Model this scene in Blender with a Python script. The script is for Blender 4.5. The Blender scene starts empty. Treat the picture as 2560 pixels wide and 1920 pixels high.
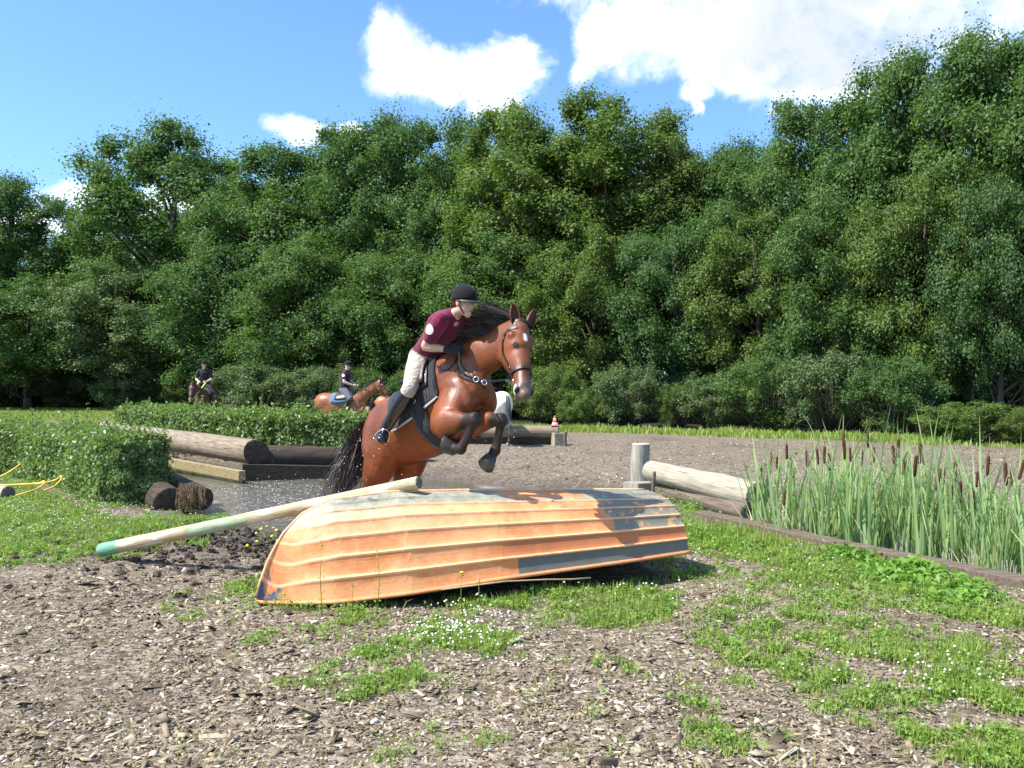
import bpy, math, random
import numpy as np
from mathutils import Vector, Matrix, Quaternion, noise
from mathutils.bvhtree import BVHTree
PI = math.pi
S = bpy.context.scene
COL = S.collection
# ------------------------------------------------------------------ camera
CAM_H = 1.6
FOC = 2200.0          # focal length in pixels of a 2560 wide picture
HOR = 965.0
cam_d = bpy.data.cameras.new("camera")
cam = bpy.data.objects.new("camera", cam_d); COL.objects.link(cam)
cam.location = (0, 0, CAM_H)
cam_d.sensor_width = 36.0
cam_d.lens = 36.0 * FOC / 2560.0
cam.rotation_euler = (PI / 2 + math.atan((HOR - 960) / FOC), 0, 0)
cam_d.clip_end = 2000; cam_d.clip_start = 0.05
S.camera = cam

# ------------------------------------------------------------------ world
SUN_TO = Vector((-0.60, -0.20, 0.87)).normalized()    # direction towards the sun
w = bpy.data.worlds.new("World"); S.world = w; w.use_nodes = True
nt = w.node_tree; nt.nodes.clear()
def N(nt, typ, **kw):
    n = nt.nodes.new(typ)
    for k, v in kw.items():
        if k.startswith('i_'):
            n.inputs[int(k[2:])].default_value = v
        else: setattr(n, k, v)
    return n
def L(nt, a, b): nt.links.new(a, b)
def math_n(nt, op, a, b=None, c=None, clamp=False):
    n = nt.nodes.new('ShaderNodeMath'); n.operation = op; n.use_clamp = clamp
    for i, v in enumerate((a, b, c)):
        if v is None: continue
        if isinstance(v, (int, float)): n.inputs[i].default_value = v
        else: nt.links.new(v, n.inputs[i])
    return n.outputs[0]
def vmath(nt, op, a, b=None):
    n = nt.nodes.new('ShaderNodeVectorMath'); n.operation = op
    for i, v in enumerate((a, b)):
        if v is None: continue
        if isinstance(v, (tuple, list, Vector)): n.inputs[i].default_value = tuple(v)
        else: nt.links.new(v, n.inputs[i])
    return n
def mixc(nt, fac, a, b, mode='MIX'):
    n = nt.nodes.new('ShaderNodeMix'); n.data_type = 'RGBA'; n.blend_type = mode
    for i, v in ((0, fac), (6, a), (7, b)):
        if isinstance(v, (int, float)): n.inputs[i].default_value = v
        elif isinstance(v, (tuple, list)): n.inputs[i].default_value = (*v[:3], 1)
        else: nt.links.new(v, n.inputs[i])
    return n.outputs[2]
def maprange(nt, v, a, b, c=0.0, d=1.0, smooth=True):
    n = nt.nodes.new('ShaderNodeMapRange')
    if smooth: n.interpolation_type = 'SMOOTHSTEP'
    nt.links.new(v, n.inputs[0])
    for i, x in enumerate((a, b, c, d)): n.inputs[i + 1].default_value = x
    return n.outputs[0]
def noise_n(nt, vec, scale, detail=4, rough=0.55, dist=0.0):
    n = nt.nodes.new('ShaderNodeTexNoise')
    n.inputs['Scale'].default_value = scale; n.inputs['Detail'].default_value = detail
    n.inputs['Roughness'].default_value = rough; n.inputs['Distortion'].default_value = dist
    if vec is not None: nt.links.new(vec, n.inputs['Vector'])
    return n
sky = N(nt, 'ShaderNodeTexSky', sky_type='NISHITA', sun_disc=False)
sky.sun_elevation = math.asin(SUN_TO.z)
sky.sun_rotation = math.atan2(SUN_TO.x, SUN_TO.y)
sky.altitude = 0; sky.air_density = 1.0; sky.dust_density = 0.7; sky.ozone_density = 1.4
tc = N(nt, 'ShaderNodeTexCoord')
D = tc.outputs['Generated']
def pdir(px, py): return Vector(((px - 1280) / FOC, 1.0, (HOR - py) / FOC)).normalized()
# fair weather cumulus, each an ellipsoid of directions with a ragged edge: (direction, half width, half height, strength)
blobs = []
for px, py, rx, ry, st in [
    (985,115,85,75,1),(1010,190,110,70,1),(1110,200,110,75,1),(1200,200,120,80,1),(1300,160,95,85,1),(1240,225,90,60,1),(935,110,30,35,.6),
    (1530,70,110,90,1),(1680,80,190,120,1.1),(1860,80,240,170,1.2),(2060,100,260,175,1.2),(2270,80,230,160,.95),(2440,40,160,90,.6),(1960,225,110,55,1),(2110,190,180,100,1.1),
    (1460,50,25,45,.55),(1470,165,42,42,.6),(1580,150,60,45,.5),(1740,240,40,38,.75),(1742,285,16,40,.55),(1700,-80,420,130,1.2),(2200,-100,420,150,1.2),
    (735,322,88,46,1),(690,325,50,24,.6),(860,325,45,26,.6),
    (470,520,240,75,.9),(240,500,110,32,.7),(620,600,260,110,.9),(100,560,180,50,.7),(900,640,500,110,.85),(1500,760,700,130,.85),(2200,700,500,150,.85),
    (2080,300,60,28,.6)]:
    blobs.append((pdir(px, py), rx * .90 / FOC, ry * .90 / FOC, st))
rb = random.Random(5)
for i in range(16):
    az = rb.uniform(0.7, 2 * PI - 0.7); el = rb.uniform(0.12, 1.1)
    blobs.append((Vector((math.sin(az) * math.cos(el), math.cos(az) * math.cos(el), math.sin(el))), rb.uniform(.12, .3), rb.uniform(.06, .14), 1))
nwarp = noise_n(nt, D, 9.0, 6, 0.6)
wv = vmath(nt, 'SCALE', vmath(nt, 'SUBTRACT', nwarp.outputs['Color'], (0.5, 0.5, 0.5)).outputs[0]); wv.inputs['Scale'].default_value = 0.075
D2 = vmath(nt, 'ADD', D, wv.outputs[0]).outputs[0]
acc = None
for c, rx, rz, st in blobs:
    q = N(nt, 'ShaderNodeVectorMath', operation='MULTIPLY_ADD'); L(nt, D2, q.inputs[0])
    q.inputs[1].default_value = (1 / rx, 1 / rx, 1 / rz); q.inputs[2].default_value = (-c.x / rx, -c.y / rx, -c.z / rz)
    ln = vmath(nt, 'DOT_PRODUCT', q.outputs[0], q.outputs[0]).outputs['Value']
    s = math_n(nt, 'MULTIPLY_ADD', ln, -st, st)
    acc = s if acc is None else math_n(nt, 'SMOOTH_MAX', acc, s, 0.25)
acc = math_n(nt, 'MAXIMUM', acc, -1.0)
n2 = noise_n(nt, D2, 22.0, 8, 0.62)
n3 = noise_n(nt, D2, 6.0, 3, 0.5)
dens = math_n(nt, 'ADD', acc, math_n(nt, 'MULTIPLY', math_n(nt, 'SUBTRACT', n2.outputs[0], 0.5), 2.6))
mask = math_n(nt, 'MULTIPLY', maprange(nt, dens, -.25, 1.35), maprange(nt, n3.outputs[0], .22, .40, .85, 1.0))
thick = maprange(nt, acc, 0.35, 1.0)
grey = math_n(nt, 'MULTIPLY', thick, maprange(nt, vmath(nt, 'DOT_PRODUCT', D, tuple(pdir(2400, 190))).outputs['Value'], 0.945, 0.985))
grey = math_n(nt, 'MAXIMUM', grey, math_n(nt, 'MULTIPLY', thick, maprange(nt, n3.outputs[0], .55, .8, 0, .6)))
ccol = mixc(nt, grey, (8.6, 8.7, 8.9), (3.9, 4.2, 4.6))
skyc = mixc(nt, 1.0, sky.outputs[0], (.74, 1.0, 1.26), 'MULTIPLY')
final = mixc(nt, mask, skyc, ccol)
bg = N(nt, 'ShaderNodeBackground'); bg.inputs['Strength'].default_value = 0.12
L(nt, final, bg.inputs['Color'])
wo = N(nt, 'ShaderNodeOutputWorld'); L(nt, bg.outputs[0], wo.inputs[0])
# ------------------------------------------------------------------ sun
sd = bpy.data.lights.new("sun", 'SUN'); sd.energy = 4.8; sd.angle = math.radians(0.53); sd.color = (1.0, 0.955, 0.88)
sun = bpy.data.objects.new("sun", sd); COL.objects.link(sun)
sun.rotation_euler = (-SUN_TO).to_track_quat('-Z', 'Y').to_euler()
S.view_settings.view_transform = 'Standard'; S.view_settings.look = 'None'
S.view_settings.exposure = 0.92; S.view_settings.gamma = 1; S.view_settings.use_curve_mapping = False
S.render.engine = 'CYCLES'
S.cycles.max_bounces = 6; S.cycles.diffuse_bounces = 3; S.cycles.glossy_bounces = 2; S.cycles.transmission_bounces = 4; S.cycles.transparent_max_bounces = 6
S.cycles.use_denoising = True

def at(px, py, y):            # the point seen at a pixel of the 2560 wide photograph at distance y
    return Vector(((px - 1280) / FOC * y, y, CAM_H + (HOR - py) / FOC * y))
def gr(px, py):               # the ground point seen there
    y = CAM_H * FOC / (py - HOR)
    return Vector(((px - 1280) / FOC * y, y, 0))

# ------------------------------------------------------------------ object helpers
def tag(o, label=None, cat=None, group=None, kind=None):
    if label: o['label'] = label
    if cat: o['category'] = cat
    if group: o['group'] = group
    if kind: o['kind'] = kind
    return o
def link(name, data, parent=None, loc=None):
    o = bpy.data.objects.new(name, data); COL.objects.link(o)
    if parent is not None: o.parent = parent
    if loc is not None: o.location = loc
    return o
def empty(name, loc=(0, 0, 0), rz=0.0):
    o = bpy.data.objects.new(name, None); COL.objects.link(o); o.location = loc
    o.rotation_euler = (0, 0, rz); o.empty_display_size = .2
    return o
def children(o): return list(KIDS.get(o.name, []))
KIDS = {}
def copy_tree(o, parent=None):
    c = o.copy(); COL.objects.link(c)
    if parent is not None: c.parent = parent
    for ch in [x for x in o.children]:
        copy_tree(ch, c)
    return c
def np_mesh(name, V, F, mats=(), smooth=False, matidx=None, uv=None):
    """V (n,3); F (m,k) with one k, or list of arrays"""
    me = bpy.data.meshes.new(name)
    V = np.asarray(V, dtype=np.float32)
    Fs = F if isinstance(F, (list, tuple)) and len(F) and hasattr(F[0], 'shape') else [np.asarray(F)]
    Fs = [np.asarray(f, dtype=np.int32) for f in Fs if len(f)]
    me.vertices.add(len(V)); me.vertices.foreach_set('co', V.ravel())
    nl = sum(f.size for f in Fs); nf = sum(len(f) for f in Fs)
    me.loops.add(nl); me.polygons.add(nf)
    me.loops.foreach_set('vertex_index', np.concatenate([f.ravel() for f in Fs]))
    tot = np.concatenate([np.full(len(f), f.shape[1], dtype=np.int32) for f in Fs])
    st = np.concatenate([[0], np.cumsum(tot)[:-1]]).astype(np.int32)
    me.polygons.foreach_set('loop_start', st)
    if smooth: me.polygons.foreach_set('use_smooth', np.ones(nf, dtype=bool))
    if matidx is not None: me.polygons.foreach_set('material_index', np.asarray(matidx, dtype=np.int32))
    for m in mats: me.materials.append(m)
    me.update(calc_edges=True)
    return me
class MB:
    def __init__(s): s.v = []; s.f = []; s.n = 0; s.mi = []; s.cur = 0
    def add(s, V, F):
        for f in F:
            s.f.append(tuple(i + s.n for i in f)); s.mi.append(s.cur)
        s.v.extend([tuple(v) for v in V]); s.n += len(V)
    def tube(s, pts, rad, seg=8, cap=True):
        """round tube through pts; rad scalar or list"""
        pts = [Vector(p) for p in pts]; n = len(pts)
        if not hasattr(rad, '__len__'): rad = [rad] * n
        ref = None; V = []
        for i, p in enumerate(pts):
            t = (pts[min(i + 1, n - 1)] - pts[max(i - 1, 0)]).normalized()
            if ref is None:
                ref = Vector((0, 0, 1)) if abs(t.z) < .9 else Vector((1, 0, 0))
            a = (ref - t * ref.dot(t)).normalized(); b = t.cross(a); ref = a
            for k in range(seg):
                an = 2 * PI * k / seg
                V.append(p + (a * math.cos(an) + b * math.sin(an)) * rad[i])
        F = []
        for i in range(n - 1):
            for k in range(seg):
                k2 = (k + 1) % seg
                F.append((i * seg + k, i * seg + k2, (i + 1) * seg + k2, (i + 1) * seg + k))
        if cap:
            F.append(tuple(range(seg))[::-1]); F.append(tuple((n - 1) * seg + k for k in range(seg)))
        s.add(V, F)
    def oval(s, st, seg=20, sub=4, lat=(0, 1, 0)):
        """loft of ovals. st: list of (p, h, w) ; h half size across the lateral, w half size along the lateral; round end caps"""
        P = np.array([list(q[0]) for q in st], dtype=float); H = np.array([q[1] for q in st]); W = np.array([q[2] for q in st])
        n = len(P); 
        def cr(A, i, t):
            a0 = A[max(i - 1, 0)]; a1 = A[i]; a2 = A[i + 1]; a3 = A[min(i + 2, n - 1)]
            return .5 * ((2 * a1) + (-a0 + a2) * t + (2 * a0 - 5 * a1 + 4 * a2 - a3) * t * t + (-a0 + 3 * a1 - 3 * a2 + a3) * t ** 3)
        PP, HH, WW = [], [], []
        for i in range(n - 1):
            for k in range(sub):
                t = k / sub; PP.append(cr(P, i, t)); HH.append(cr(H, i, t)); WW.append(cr(W, i, t))
        PP.append(P[-1]); HH.append(H[-1]); WW.append(W[-1])
        lat = Vector(lat).normalized(); m = len(PP); rings = []
        T = []
        for i in range(m):
            d = Vector(PP[min(i + 1, m - 1)]) - Vector(PP[max(i - 1, 0)])
            T.append(d.normalized() if d.length > 1e-9 else Vector((0, 0, 1)))
        def ring(p, t, h, w_):
            l = lat - t * lat.dot(t)
            if l.length < .05: l = Vector((1, 0, 0)) - t * t.x
            l.normalize(); u = t.cross(l)
            return [p + l * (math.cos(2 * PI * k / seg) * w_) + u * (math.sin(2 * PI * k / seg) * h) for k in range(seg)]
        V = []
        h0, w0 = HH[0], WW[0]; p0 = Vector(PP[0]); t0 = T[0]; r0 = min(h0, w0)
        V += ring(p0 - t0 * r0 * .9, t0, h0 * .3, w0 * .3); V += ring(p0 - t0 * r0 * .62, t0, h0 * .76, w0 * .76)
        for i in range(m): V += ring(Vector(PP[i]), T[i], HH[i], WW[i])
        h1, w1 = HH[-1], WW[-1]; p1 = Vector(PP[-1]); t1 = T[-1]; r1 = min(h1, w1)
        V += ring(p1 + t1 * r1 * .62, t1, h1 * .76, w1 * .76); V += ring(p1 + t1 * r1 * .9, t1, h1 * .3, w1 * .3)
        R = m + 4; F = []
        for i in range(R - 1):
            for k in range(seg):
                k2 = (k + 1) % seg
                F.append((i * seg + k, i * seg + k2, (i + 1) * seg + k2, (i + 1) * seg + k))
        F.append(tuple(range(seg))[::-1]); F.append(tuple((R - 1) * seg + k for k in range(seg)))
        s.add(V, F)
    def ball(s, c, r, rot=None, seg=16, rings=10):
        c = Vector(c); r = Vector(r) if hasattr(r, '__len__') else Vector((r, r, r)); V = []
        for i in range(rings + 1):
            th = PI * i / rings
            for k in range(seg):
                a = 2 * PI * k / seg
                q = Vector((math.sin(th) * math.cos(a) * r.x, math.sin(th) * math.sin(a) * r.y, math.cos(th) * r.z))
                if rot is not None: q = rot @ q
                V.append(c + q)
        F = []
        for i in range(rings):
            for k in range(seg):
                k2 = (k + 1) % seg
                if i == 0: F.append((k, (i + 1) * seg + k, (i + 1) * seg + k2))
                elif i == rings - 1: F.append((i * seg + k, (i + 1) * seg + k, i * seg + k2))
                else: F.append((i * seg + k, (i + 1) * seg + k, (i + 1) * seg + k2, i * seg + k2))
        s.add(V, F)
    def box(s, c, h, rot=None):
        V = []
        for x in (-1, 1):
            for y in (-1, 1):
                for z in (-1, 1):
                    q = Vector((x * h[0], y * h[1], z * h[2]))
                    if rot is not None: q = rot @ q
                    V.append(Vector(c) + q)
        s.add(V, [(0, 1, 3, 2), (4, 6, 7, 5), (0, 4, 5, 1), (2, 3, 7, 6), (0, 2, 6, 4), (1, 5, 7, 3)])
    def mesh(s, name, mats, smooth=True):
        me = bpy.data.meshes.new(name)
        me.from_pydata(s.v, [], s.f)
        if not isinstance(mats, (list, tuple)): mats = [mats]
        for m in mats: me.materials.append(m)
        if smooth: me.polygons.foreach_set('use_smooth', np.ones(len(me.polygons), dtype=bool))
        if len(mats) > 1: me.polygons.foreach_set('material_index', np.array(s.mi, dtype=np.int32))
        me.update(); return me
    def build(s, name, mats, parent=None, smooth=True, bevel=0.0):
        me = s.mesh(name, mats, smooth); o = link(name, me, parent)
        if bevel:
            b = o.modifiers.new('bevel', 'BEVEL'); b.width = bevel; b.segments = 2; b.limit_method = 'ANGLE'
        return o
    def fused(s, name, mats, voxel, parent=None, smooth_it=4):
        """all the overlapping closed pieces fused into one continuous skin"""
        me = s.mesh(name + '_raw', mats); tmp = bpy.data.objects.new(name, me); COL.objects.link(tmp)
        r = tmp.modifiers.new('r', 'REMESH'); r.mode = 'VOXEL'; r.voxel_size = voxel; r.adaptivity = 0
        if smooth_it:
            m = tmp.modifiers.new('s', 'SMOOTH'); m.factor = .5; m.iterations = smooth_it
        dg = bpy.context.evaluated_depsgraph_get(); dg.update()
        out = bpy.data.meshes.new_from_object(tmp.evaluated_get(dg))
        bpy.data.objects.remove(tmp); bpy.data.meshes.remove(me); out.name = name
        out.materials.clear()
        for m in (mats if isinstance(mats, (list, tuple)) else [mats]): out.materials.append(m)
        out.polygons.foreach_set('use_smooth', np.ones(len(out.polygons), dtype=bool))
        return link(name, out, parent)
# ------------------------------------------------------------------ materials
def material(name):
    m = bpy.data.materials.new(name); m.use_nodes = True
    nt = m.node_tree; b = nt.nodes['Principled BSDF']
    return m, nt, b
def simple(name, col, rough=.6, spec=.5, coat=0.0, metal=0.0, var=.12, scale=30, bump=0.0, bscale=200, sheen=0.0):
    m, nt, b = material(name)
    t = N(nt, 'ShaderNodeTexCoord'); nn = noise_n(nt, t.outputs['Object'], scale, 5)
    f = maprange(nt, nn.outputs[0], .3, .7, 1 - var, 1 + var)
    mul = vmath(nt, 'SCALE', tuple(col)); L(nt, f, mul.inputs['Scale']); L(nt, mul.outputs[0], b.inputs['Base Color'])
    b.inputs['Roughness'].default_value = rough; b.inputs['Specular IOR Level'].default_value = spec
    b.inputs['Coat Weight'].default_value = coat; b.inputs['Metallic'].default_value = metal
    b.inputs['Sheen Weight'].default_value = sheen
    if bump:
        n2 = noise_n(nt, t.outputs['Object'], bscale, 3); bp = N(nt, 'ShaderNodeBump'); bp.inputs['Strength'].default_value = bump
        bp.inputs['Distance'].default_value = .01
        L(nt, n2.outputs[0], bp.inputs['Height']); L(nt, bp.outputs[0], b.inputs['Normal'])
    return m
def leafmat(name, a, b_, c, trans=.35, rough=.5, spec=.35, objvar=True):
    """leaf colours vary leaf by leaf and plant by plant"""
    m, nt, b = material(name)
    g = N(nt, 'ShaderNodeNewGeometry'); oi = N(nt, 'ShaderNodeObjectInfo'); t = N(nt, 'ShaderNodeTexCoord')
    c1 = mixc(nt, g.outputs['Random Per Island'], a, b_)
    if objvar: c1 = mixc(nt, math_n(nt, 'MULTIPLY', oi.outputs['Random'], .55), c1, c)
    nn = noise_n(nt, t.outputs['Object'], .9, 2)
    c1 = mixc(nt, maprange(nt, nn.outputs[0], .45, .7, 0, .55), c1, c)
    L(nt, c1, b.inputs['Base Color']); b.inputs['Roughness'].default_value = rough; b.inputs['Specular IOR Level'].default_value = spec
    tr = N(nt, 'ShaderNodeBsdfTranslucent'); c2 = mixc(nt, 1.0, c1, (1.25, 1.5, .55), 'MULTIPLY'); L(nt, c2, tr.inputs['Color'])
    mx = N(nt, 'ShaderNodeMixShader'); mx.inputs[0].default_value = trans
    L(nt, b.outputs[0], mx.inputs[1]); L(nt, tr.outputs[0], mx.inputs[2])
    L(nt, mx.outputs[0], nt.nodes['Material Output'].inputs[0])
    return m
def wood(name, light, dark, rough=.8, scale=1.0, axis='X', knots=True, green=0.0):
    """weathered timber, the grain running along the local axis"""
    m, nt, b = material(name); t = N(nt, 'ShaderNodeTexCoord')
    mp = N(nt, 'ShaderNodeMapping'); L(nt, t.outputs['Object'], mp.inputs[0])
    s = {'X': (1.2, 16, 16), 'Z': (16, 16, 1.2)}[axis]; mp.inputs['Scale'].default_value = tuple(v * scale for v in s)
    n1 = noise_n(nt, mp.outputs[0], 2.2, 8, .7, .4); n2 = noise_n(nt, t.outputs['Object'], 2.3 * scale, 5, .6)
    mp2 = N(nt, 'ShaderNodeMapping'); L(nt, t.outputs['Object'], mp2.inputs[0])
    s = {'X': (.7, 40, 40), 'Z': (40, 40, .7)}[axis]; mp2.inputs['Scale'].default_value = tuple(v * scale for v in s)
    n3 = noise_n(nt, mp2.outputs[0], 1.0, 4, .7)
    f = maprange(nt, n1.outputs[0], .32, .68); c = mixc(nt, f, dark, light)
    cr = maprange(nt, n3.outputs[0], .60, .68, 0, .8); c = mixc(nt, cr, c, tuple(v * .3 for v in dark))
    c = mixc(nt, maprange(nt, n2.outputs[0], .5, .75, 0, .5), c, tuple(v * .55 for v in light))
    if green: c = mixc(nt, maprange(nt, n2.outputs[0], .5, .35, 0, green), c, (.10, .14, .04))
    L(nt, c, b.inputs['Base Color']); b.inputs['Roughness'].default_value = rough; b.inputs['Specular IOR Level'].default_value = .25
    bp = N(nt, 'ShaderNodeBump'); bp.inputs['Strength'].default_value = .7; bp.inputs['Distance'].default_value = .01
    L(nt, math_n(nt, 'SUBTRACT', n1.outputs[0], cr), bp.inputs['Height']); L(nt, bp.outputs[0], b.inputs['Normal'])
    return m
# ------------------------------------------------------------------ ground: one sheet to the horizon, with the pond dug into it
rng = np.random.default_rng(11)
POND = [(-4.5, 11.9), (-3.75, 11.0), (-2.95, 10.25), (-2.2, 9.6), (-1.2, 9.2), (1.2, 9.6), (2.3, 11.2), (1.75, 14.0), (-.2, 15.1), (-1.6, 16.4), (-3.4, 16.9), (-4.6, 16.9), (-8.6, 21.6), (-9.6, 20.5), (-6.8, 15.6)]
REEDBED = [(1.95, 10.9), (2.35, 9.75), (4.6, 6.6), (9, 3.0), (10, 8), (7.5, 10.6), (4.4, 12.0), (3.1, 12.2)]
def sdist_poly(X, Y, poly):
    """signed distance, negative inside"""
    P = np.array(poly); n = len(P); d = np.full(X.shape, 1e9); inside = np.zeros(X.shape, dtype=bool)
    for i in range(n):
        ax, ay = P[i]; bx, by = P[(i + 1) % n]
        ex, ey = bx - ax, by - ay; t = np.clip(((X - ax) * ex + (Y - ay) * ey) / (ex * ex + ey * ey), 0, 1)
        d = np.minimum(d, np.hypot(X - ax - t * ex, Y - ay - t * ey))
        c = ((ay > Y) != (by > Y)) & (X < (bx - ax) * (Y - ay) / (by - ay + 1e-12) + ax)
        inside ^= c
    return np.where(inside, -d, d)
def vnoise(X, Y, sc, seed=0, octv=3):
    """smooth value noise in numpy"""
    r = np.random.default_rng(seed); out = np.zeros(X.shape); amp = 1; tot = 0
    for o in range(octv):
        G = r.random((257, 257)); x = X / sc + 91.3 * (o + 1); y = Y / sc + 37.7 * (o + 1)
        xi = np.floor(x).astype(int); yi = np.floor(y).astype(int); fx = x - xi; fy = y - yi
        fx = fx * fx * (3 - 2 * fx); fy = fy * fy * (3 - 2 * fy)
        a = G[xi % 256, yi % 256]; b = G[(xi + 1) % 256, yi % 256]; c = G[xi % 256, (yi + 1) % 256]; d = G[(xi + 1) % 256, (yi + 1) % 256]
        out += amp * ((a * (1 - fx) + b * fx) * (1 - fy) + (c * (1 - fx) + d * fx) * fy); tot += amp; amp *= .5; sc /= 2.1
    return out / tot
# patches of green: (px, py, half width px, half height px, strength) read off the photograph, turned into ground ellipses
PATCH = []
for px, py, rx, ry, st in [
    (1950,1470,640,170,.27),(1480,1500,360,90,.30),(2300,1680,420,150,.30),(1000,1610,330,90,.20),(820,1500,330,50,.30),(2000,1380,420,60,.42),(300,1340,330,60,.36),(1650,1640,300,90,.16),(2150,1560,330,60,.32),(1400,1850,500,60,.14),
    (1140,1590,150,45,1.15),(1090,1555,60,28,.7),(1250,1500,140,26,.9),(1440,1470,200,40,.95),(1630,1430,120,40,.85),(1600,1510,110,36,.95),(1650,1390,60,30,.7),
    (980,1600,45,22,.7),(1010,1700,60,32,.55),(880,1720,60,25,.4),(690,1480,130,26,.8),(620,1470,60,45,.7),(900,1500,180,16,.7),(1060,1490,80,22,.7),
    (1790,1330,130,30,1.1),(1850,1370,150,35,1.0),(1960,1400,140,35,.95),(2080,1440,150,38,1.0),(2230,1480,150,40,1.05),(2400,1520,150,42,1.0),(2520,1560,120,45,.95),
    (1880,1560,70,40,.95),(2060,1600,90,30,.8),(2180,1630,130,40,1.05),(2330,1680,150,45,1.05),(2480,1740,140,60,1.0),(1940,1640,80,22,.6),(2250,1740,140,40,.75),(2100,1690,60,30,.7),
    (1730,1450,90,30,.7),(1500,1720,50,25,.5),(1100,1810,60,20,.4),(2290,1840,50,35,.9),(2500,1900,150,30,.7),(1880,1730,80,30,.5),(1330,1730,70,20,.3),(1980,1850,60,16,.35),(2440,1620,120,40,.8),
    (1660,1260,90,40,1.1),(1760,1265,110,50,1.15),(1900,1320,120,35,1.0),(1560,1235,40,20,.8),
    (60,1330,150,60,1.15),(150,1260,170,60,1.15),(60,1230,120,40,1.1),(280,1325,170,40,1.05),(420,1335,110,30,1.0),(30,1400,110,40,.8),(480,1300,60,20,.9),(80,1180,170,35,1.0),(330,1250,110,25,.7),(200,1370,120,25,.8),(540,1310,30,18,.7)]:
    c = gr(px, py); e = gr(px, py + ry * .9); f = gr(px, max(py - ry * .9, HOR + 30))
    PATCH.append((c.x, c.y, rx / FOC * c.y, max((f.y - e.y) / 2, .12), st))
def green_at(X, Y):
    g = np.zeros(X.shape)
    for cx, cy, rx, ry, st in PATCH:
        d = ((X - cx) / rx) ** 2 + ((Y - cy) / ry) ** 2
        g = np.maximum(g, st * np.clip(1.15 - d * .72, 0, 1))
    n = vnoise(X, Y, .35, 3, 4)
    g = g * 1.2 + (n - .5) * 2.4 * (g > .0) - .06
    # field margins: long grass at the foot of the wood
    edge = wood_edge(X)
    far = np.clip(1 - np.abs(Y - (edge - 2.2)) / 2.6, 0, 1) * 1.6
    left = np.clip((-(X) - 11.0) / 3, 0, 1) * np.clip((Y - 38) / 4, 0, 1) * 1.6
    g = np.maximum(g, np.maximum(far, left) - .55 * vnoise(X, Y, 2.2, 9, 3))
    g = np.where(sdist_poly(X, Y, POND) < .12, 0, g)
    return np.clip(g, 0, 1.2)
WE = [(-80, 78), (-45, 76), (-30, 72), (-22, 64), (-15, 52), (-8, 42), (-3, 37.5), (2, 34.5), (6, 32), (10, 29), (14, 26), (20, 22), (40, 15), (80, 5)]
def wood_edge(X):
    return np.interp(X, [a for a, b in WE], [b for a, b in WE])
def height(X, Y):
    h = (vnoise(X, Y, .55, 1, 4) - .5) * .07 + (vnoise(X, Y, 5., 2, 2) - .5) * .06
    near = np.clip(1 - (Y - 9) / 10, 0, 1)
    h += (vnoise(X, Y, .20, 4, 2) - .5) * .05 * near
    mud = np.exp(-(((X + 2.9) / 1.7) ** 2 + ((Y - 9.3) / 1.4) ** 2))          # churned mud under the pole
    h += (vnoise(X, Y, .22, 6, 3) - .5) * .16 * mud + (vnoise(X, Y, .09, 8, 2) - .5) * .05 * mud
    d = sdist_poly(X, Y, POND); h -= .42 * np.clip(-(d - .12) / .45, 0, 1) + 0.04 * np.clip(1 - (d) / .5, 0, 1)
    d2 = sdist_poly(X, Y, REEDBED); h -= .3 * np.clip(-(d2 + .02) / .2, 0, 1)
    return h
def spaced(lo, d0, d1, hi, step, grow):
    a = list(np.arange(d0, d1, step)); s = step; x = a[-1]
    while x < hi: s *= grow; x += s; a.append(x)
    s = step; x = a[0]; b = []
    while x > lo: s *= grow; x -= s; b.append(x)
    return np.array(b[::-1] + a)
gx = spaced(-700, -7.5, 7.5, 700, .085, 1.10); gy = spaced(-300, 3.0, 15, 1500, .07, 1.07)
GX, GY = np.meshgrid(gx, gy); GZ = height(GX, GY)
nx, ny = len(gx), len(gy)
idx = np.arange(nx * ny).reshape(ny, nx)
F = np.stack([idx[:-1, :-1], idx[:-1, 1:], idx[1:, 1:], idx[1:, :-1]], -1).reshape(-1, 4)
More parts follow.
